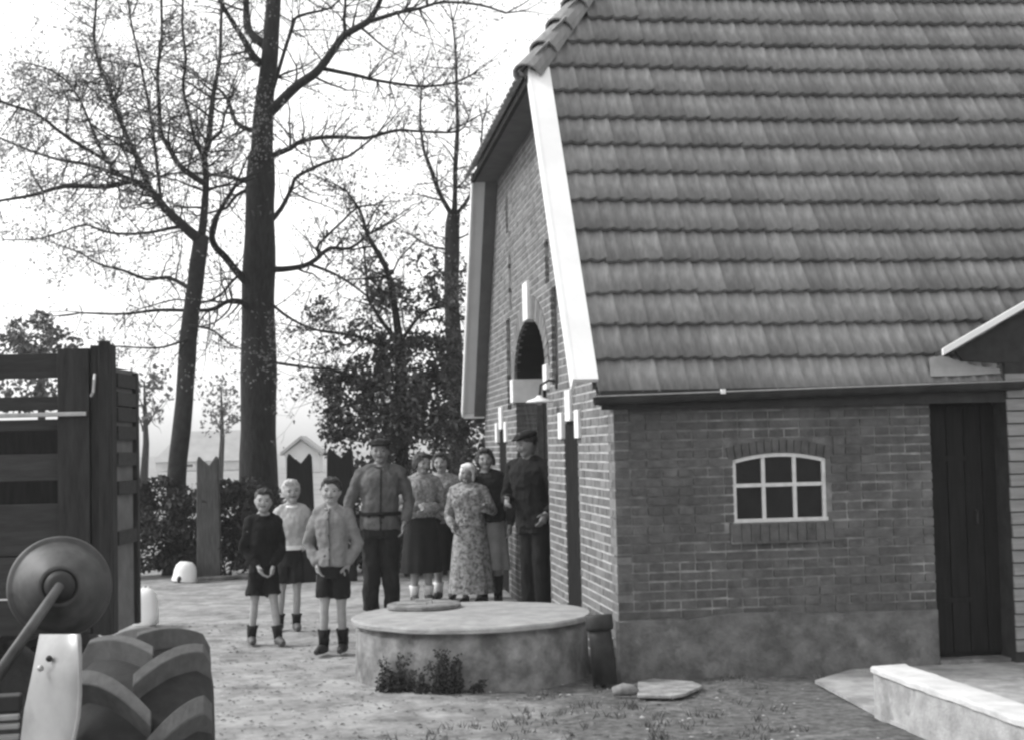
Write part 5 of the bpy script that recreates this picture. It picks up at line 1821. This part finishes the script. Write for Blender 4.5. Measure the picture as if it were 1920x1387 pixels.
        child(t_, nm, tm, 0.010, 6, 0.017, (11, 11, 9))
        if extra and 'placket' in extra:
            pm, pw, vz = extra['placket']
            k_ = MB(); fr_ = []
            for (a, b2, c, rx, ry) in rings[:-1]:
                fr_.append(V3(a, b2 - ry - 0.006, c))
            fr_.append(V3(lx, ly - 0.047 * H, zs + 0.002 * H))
            k_.tube(fr_, [(0.006, pw)] * len(fr_), 8); k_.build('placket', pm, P_, smooth=True)
            for q in fr_[1:-1]:
                bt = MB(); bt.ball(q + V3(0, -0.008, 0.0), 0.007, 8, 6); bt.build('button', M_EYE, P_, smooth=True)
        if extra and 'band' in extra:
            k_ = MB(); r_ = rings[0]
            k_.revolve([(1.0, -0.02), (1.04, 0), (1.0, 0.02)], 28, Matrix.Translation((r_[0], r_[1], r_[2] + 0.015)) @ Matrix.Diagonal((r_[3] + 0.006, r_[4] + 0.006, 1, 1)))
            k_.build('waistband', extra['band'], P_, smooth=True)
        # collar
        c_ = MB()
        nC = 16
        pts = []
        for k_ in range(nC + 1):
            a = R(-70) + R(320) * k_ / nC - R(90) + R(20)
            pts.append(V3(lx + math.cos(a) * 0.043 * H, ly + math.sin(a) * 0.044 * H, zs + 0.012 * H - 0.012 * H * max(0, -math.sin(a))))
        c_.tube(pts, [(0.010 * H, 0.008 * H)] * len(pts), 8)
        c_.build('collar', extra.get('collar', tm) if extra else tm, P_, smooth=True)
    if bottom:
        kind, bm_ = bottom[0], bottom[1]
        b_ = MB()
        f = 0.012 * H
        zw = zh + 0.075 * H
        if kind in ('shorts', 'trousers'):
            b_.loft([(0, 0, zh - 0.06 * H, 0.094 * H * plump, 0.078 * H * plump), (0, 0, zh, 0.100 * H * plump, 0.079 * H * plump), (0, 0, zw, 0.092 * H * plump, 0.074 * H * plump)], 20)
            for s_ in (-1, 1):
                hp, kn, an = LEG[s_]
                if kind == 'shorts':
                    e_ = hp.lerp(kn, 0.72)
                    b_.tube([hp + V3(0, 0, 0.01 * H), hp.lerp(kn, 0.4), e_], [0.056 * H * lk, 0.062 * H * lk, 0.066 * H * lk], 14)
                else:
                    b_.tube([hp + V3(0, 0, 0.01 * H), hp.lerp(kn, 0.5), kn, kn.lerp(an, 0.5), an + V3(0, 0, 0.0)], [0.060 * H, 0.057 * H, 0.050 * H, 0.048 * H, 0.046 * H], 14)
            child(b_, kind, bm_, 0.010, 3, 0.014, (12, 12, 7))
        else:                            # skirt or dress skirt, open cone with folds
            zhem = bottom[2] * H
            w0, w1 = 0.082 * H * plump, bottom[3] * H
            n = 44; m_ = 12
            vs = []; fs = []
            for i in range(m_ + 1):
                u_ = i / m_
                zz = zw + 0.02 * H + (zhem - zw - 0.02 * H) * u_
                hipb = 0.018 * H * math.sin(min(1, u_ * 2.2) * math.pi / 2)
                rx = w0 + (w1 - w0) * u_ + hipb
                ry = (w0 * 0.78) + (w1 * 0.82 - w0 * 0.78) * u_ + hipb * 0.7
                for k_ in range(n):
                    a = 2 * math.pi * k_ / n
                    fo = 1 + 0.05 * u_ * math.sin(a * 9 + seed) + 0.035 * u_ * math.sin(a * 5 + seed * 2)
                    vs.append((lx * (1 - u_) * .4 + rx * fo * math.cos(a), ly * (1 - u_) * .4 + ry * fo * math.sin(a), zz))
            for i in range(m_):
                for k_ in range(n):
                    fs.append((i * n + k_, (i + 1) * n + k_, (i + 1) * n + (k_ + 1) % n, i * n + (k_ + 1) % n))
            b_.add(vs, fs)
            b_.build(kind, bm_, P_, smooth=True)
    for s_ in (-1, 1):
        hp, kn, an = LEG[s_]
        if sock:
            k_ = MB(); k_.tube([an + V3(0, 0, -0.01 * H), an.lerp(kn, 0.2), an.lerp(kn, sock[1])], [0.028 * H, 0.031 * H, 0.038 * H], 12); plain(k_, 'sock', sock[0])
        if shoes:
            s2 = MB()
            boot = shoes[1]
            s2.tube([an + V3(0, 0.012 * H, boot * H), an + V3(0, 0.008 * H, 0.0)], [0.031 * H, 0.029 * H], 12)
            s2.tube([an + V3(0, 0.035 * H, -0.022 * H), an + V3(0, 0, -0.02 * H), an + V3(s_ * 0.006 * H, -0.05 * H, -0.024 * H), an + V3(s_ * 0.012 * H, -0.10 * H, -0.030 * H)],
                    [0.021 * H, 0.031 * H, 0.028 * H, 0.017 * H], 12)
            s2.v = [(x, y, max(z, 0.0)) for (x, y, z) in s2.v]
            child(s2, 'boot' if boot > 0.02 else 'shoe', shoes[0], 0.008, 2)
    return P_, ARM, LEG, dict(hc=hc, hr=hr, zs=zs, zh=zh, H=H)


M_EYE = gm('dark_feature', 0.03, 0.05)
H_DARK = gm('dark_hair', 0.02, 0.045, scale=60, rough=0.5, bump=0.004, bscale=120)
H_BLOND = gm('blond_hair', 0.34, 0.52, scale=60, rough=0.6, bump=0.004, bscale=120)
C_BLACK = gm('black_wool', 0.006, 0.011, rough=0.95)
C_DARK = gm('dark_cloth', 0.011, 0.020, rough=0.95)
C_SHIRT = gm('pale_knit', 0.36, 0.42, scale=60, rough=0.95, bump=0.002)
C_GREY = gm('light_grey_knit', 0.17, 0.21, scale=60, rough=0.95, bump=0.002)
C_JACK = gm('grey_work_jacket', 0.085, 0.125, scale=10, rough=0.95)
C_BLOUSE = gm('pale_print_blouse', 0.14, 0.31, scale=44, rough=0.95, detail=2)
C_CHECK = checker('blotched_check_apron', 0.07, 0.33, 34)
C_GREYSK = gm('grey_skirt', 0.09, 0.13, rough=0.95)
C_APRON = gm('light_apron', 0.20, 0.27, rough=0.95)
C_WHITE = gm('white_cotton', 0.72, 0.80, rough=0.9)
C_BOOT = gm('dark_leather', 0.02, 0.04, rough=0.5)
C_BOOT2 = gm('worn_leather', 0.06, 0.10, rough=0.6)


def gp(px, py): 
    p = on_ground(px, py); return (p.x, p.y, 0.0)


# boy in black, hands joined low, legs apart, half turned
person('boy in black jersey and shorts, leftmost of the three boys', gp(495, 1205), 1.29, R(22), kid=True,
       arms={-1: ((-0.128, 0.01, 0.61), (-0.05, -0.095, 0.505)), 1: ((0.128, 0.01, 0.61), (0.045, -0.10, 0.50))}, lean=(0.01, 0.0),
       top=('jersey', C_BLACK, -0.03, 0.016), bottom=('shorts', C_BLACK), shoes=(C_BOOT2, 0.06), hair=('short', H_DARK), sock=(C_DARK, 0.35), legs={-1: V3(-0.10, 0.02, 0), 1: V3(0.09, -0.14, 0)}, head_turn=R(-14), tilt=R(5))
# blond boy
person('blond boy in pale jersey and dark shorts, middle of three boys', gp(547, 1180), 1.345, R(8), kid=True,
       arms={-1: ((-0.135, 0.05, 0.61), (-0.06, 0.10, 0.52)), 1: ((0.135, 0.05, 0.61), (0.05, 0.10, 0.51))},
       top=('jersey', C_SHIRT, 0.055, 0.014), bottom=('shorts', C_DARK), shoes=(C_BOOT2, 0.05), hair=('short', H_BLOND), sock=(C_DARK, 0.30), legs={-1: V3(-0.11, 0.02, 0), 1: V3(0.045, -0.02, 0)},
       extra=dict(collar=C_WHITE, band=C_WHITE), lean=(0.015, 0), tilt=R(-6), head_turn=R(10))
# boy in cardigan, hands on the front of his shorts
person('boy in light cardigan with hands at his pockets, beside the well', gp(628, 1222), 1.385, R(-12), kid=True,
       arms={-1: ((-0.165, 0.03, 0.625), (-0.085, -0.035, 0.505)), 1: ((0.140, 0.04, 0.615), (0.085, 0.0, 0.50))}, lean=(-0.008, 0.01), extra=dict(placket=(C_JACK, 0.010, 0)),
       top=('cardigan', C_GREY, 0.01, 0.016), bottom=('shorts', C_BLACK), shoes=(C_BOOT, 0.04), hair=('short', H_DARK), sock=(C_BLACK, 0.42), legs={-1: V3(-0.075, -0.05, 0), 1: V3(0.06, 0.03, 0)}, head_turn=R(14), tilt=R(4))
# man in grey jacket
man, arm, leg, info = person('man in grey work jacket and dark cap, left of the women', gp(716, 1157), 1.70, R(6), plump=1.06,
       arms={-1: ((-0.172, 0.01, 0.645), (-0.185, -0.03, 0.50)), 1: ((0.170, 0.005, 0.645), (0.135, -0.09, 0.53))}, skin=M_SKIND,
       top=('jacket', C_JACK, -0.015, 0.016), bottom=('trousers', C_DARK), shoes=(C_BOOT, 0.03), hair=('short', H_DARK), hat=('cap', C_BLACK), stance=0.105, extra=dict(placket=(C_DARK, 0.012, 0), collar=C_DARK), lean=(0.012, 0.0), head_turn=R(-6))
H_ = info['H']
bl = MB(); n = 28
zb = info['zh'] + 0.075 * H_
bl.revolve([(1.0, -0.018), (1.03, 0), (1.0, 0.018)], n, Matrix.Translation((0, 0, zb)) @ Matrix.Diagonal((0.117 * H_, 0.092 * H_, 1, 1)))
bl.build('belt', C_BLACK, man, smooth=True)

# women
person('woman in pale print blouse and dark skirt, hands clasped', gp(791, 1128), 1.555, R(16), female=True,
       arms={-1: ((-0.15, -0.02, 0.63), (-0.03, -0.115, 0.655)), 1: ((0.15, -0.02, 0.63), (0.02, -0.12, 0.64))},
       top=('blouse', C_BLOUSE, 0.06, 0.012), bottom=('skirt', C_DARK, 0.20, 0.118), shoes=(C_BOOT, 0.0), hair=('wavy', H_DARK), sock=(C_WHITE, 0.3), head_turn=R(20), tilt=R(7), nod=R(8), lean=(0.02, -0.02))
person('dark-haired woman with pale sleeves, between blouse and kerchief women', gp(836, 1121), 1.55, R(-8), female=True,
       arms={-1: ((-0.15, -0.03, 0.64), (-0.04, -0.12, 0.60)), 1: ((0.14, -0.02, 0.63), (0.06, -0.11, 0.58))},
       top=('blouse', C_BLOUSE, 0.06, 0.012), bottom=('skirt', C_BLACK, 0.20, 0.115), shoes=(C_BOOT, 0.0), hair=('wavy', H_DARK), sock=(C_WHITE, 0.3), tilt=R(-6), lean=(-0.02, 0.0))
k_w, k_arm, _, k_i = person('old woman in white kerchief and long blotched check apron dress', gp(886, 1133), 1.44, R(-14), female=True, plump=1.12,
       arms={-1: ((-0.165, -0.01, 0.62), (-0.10, -0.11, 0.56)), 1: ((0.17, -0.04, 0.66), (0.155, -0.165, 0.715))},
       top=('dress_bodice', C_CHECK, 0.05, 0.014), bottom=('apron_dress', C_CHECK, 0.085, 0.150), shoes=(C_BOOT, 0.0), hat=('kerchief', C_WHITE), skin=M_SKIND, tilt=R(5), lean=(-0.01, -0.03), nod=R(6))
w4, w4a, _, w4i = person('woman in dark jacket smiling beside the gable wall', gp(921, 1130), 1.585, R(-6), female=True,
       arms={-1: ((-0.15, -0.02, 0.63), (-0.06, -0.12, 0.64)), 1: ((0.15, -0.01, 0.62), (0.14, -0.06, 0.50))},
       top=('jacket', C_DARK, 0.02, 0.014), bottom=('skirt', C_APRON, 0.22, 0.115), shoes=(C_BOOT, 0.0), hair=('wavy', H_DARK), sock=(C_DARK, 0.6), tilt=R(-7), lean=(-0.025, 0), head_turn=R(8))
# man in the doorway
dm = house_m @ Vector((0.02, 4.05, 0))
person('man in dark overalls and cap leaning in the barn doorway', (dm.x, dm.y, 0.0), 1.74, R(-38), plump=1.08,
       arms={-1: ((-0.17, -0.03, 0.63), (-0.09, -0.135, 0.64)), 1: ((0.17, 0.0, 0.63), (0.14, -0.09, 0.56))}, skin=M_SKIND,
       top=('jacket', C_BLACK, -0.03, 0.016), bottom=('trousers', C_BLACK), shoes=(C_BOOT, 0.03), hair=('short', H_DARK), hat=('cap', C_BLACK), head_turn=R(-22), tilt=R(-6), nod=R(12), lean=(-0.02, -0.06))

# ------------------------------------------------------------------ haze: thin even air over the whole place
hz = MB(); hz.box(-170, 170, -25, 190, -1.2, 30)
hm = bpy.data.materials.new('hazy_air'); hm.use_nodes = True
t = hm.node_tree; t.nodes.clear()
pv = t.nodes.new('ShaderNodeVolumePrincipled')
pv.inputs['Color'].default_value = g(0.95)
pv.inputs['Density'].default_value = 0.0009
mo = t.nodes.new('ShaderNodeOutputMaterial')
t.links.new(pv.outputs[0], mo.inputs['Volume'])
o = hz.build('haze', hm); tag(o, 'thin pale haze in the air', None, None, 'stuff')
sc.cycles.volume_bounces = 1
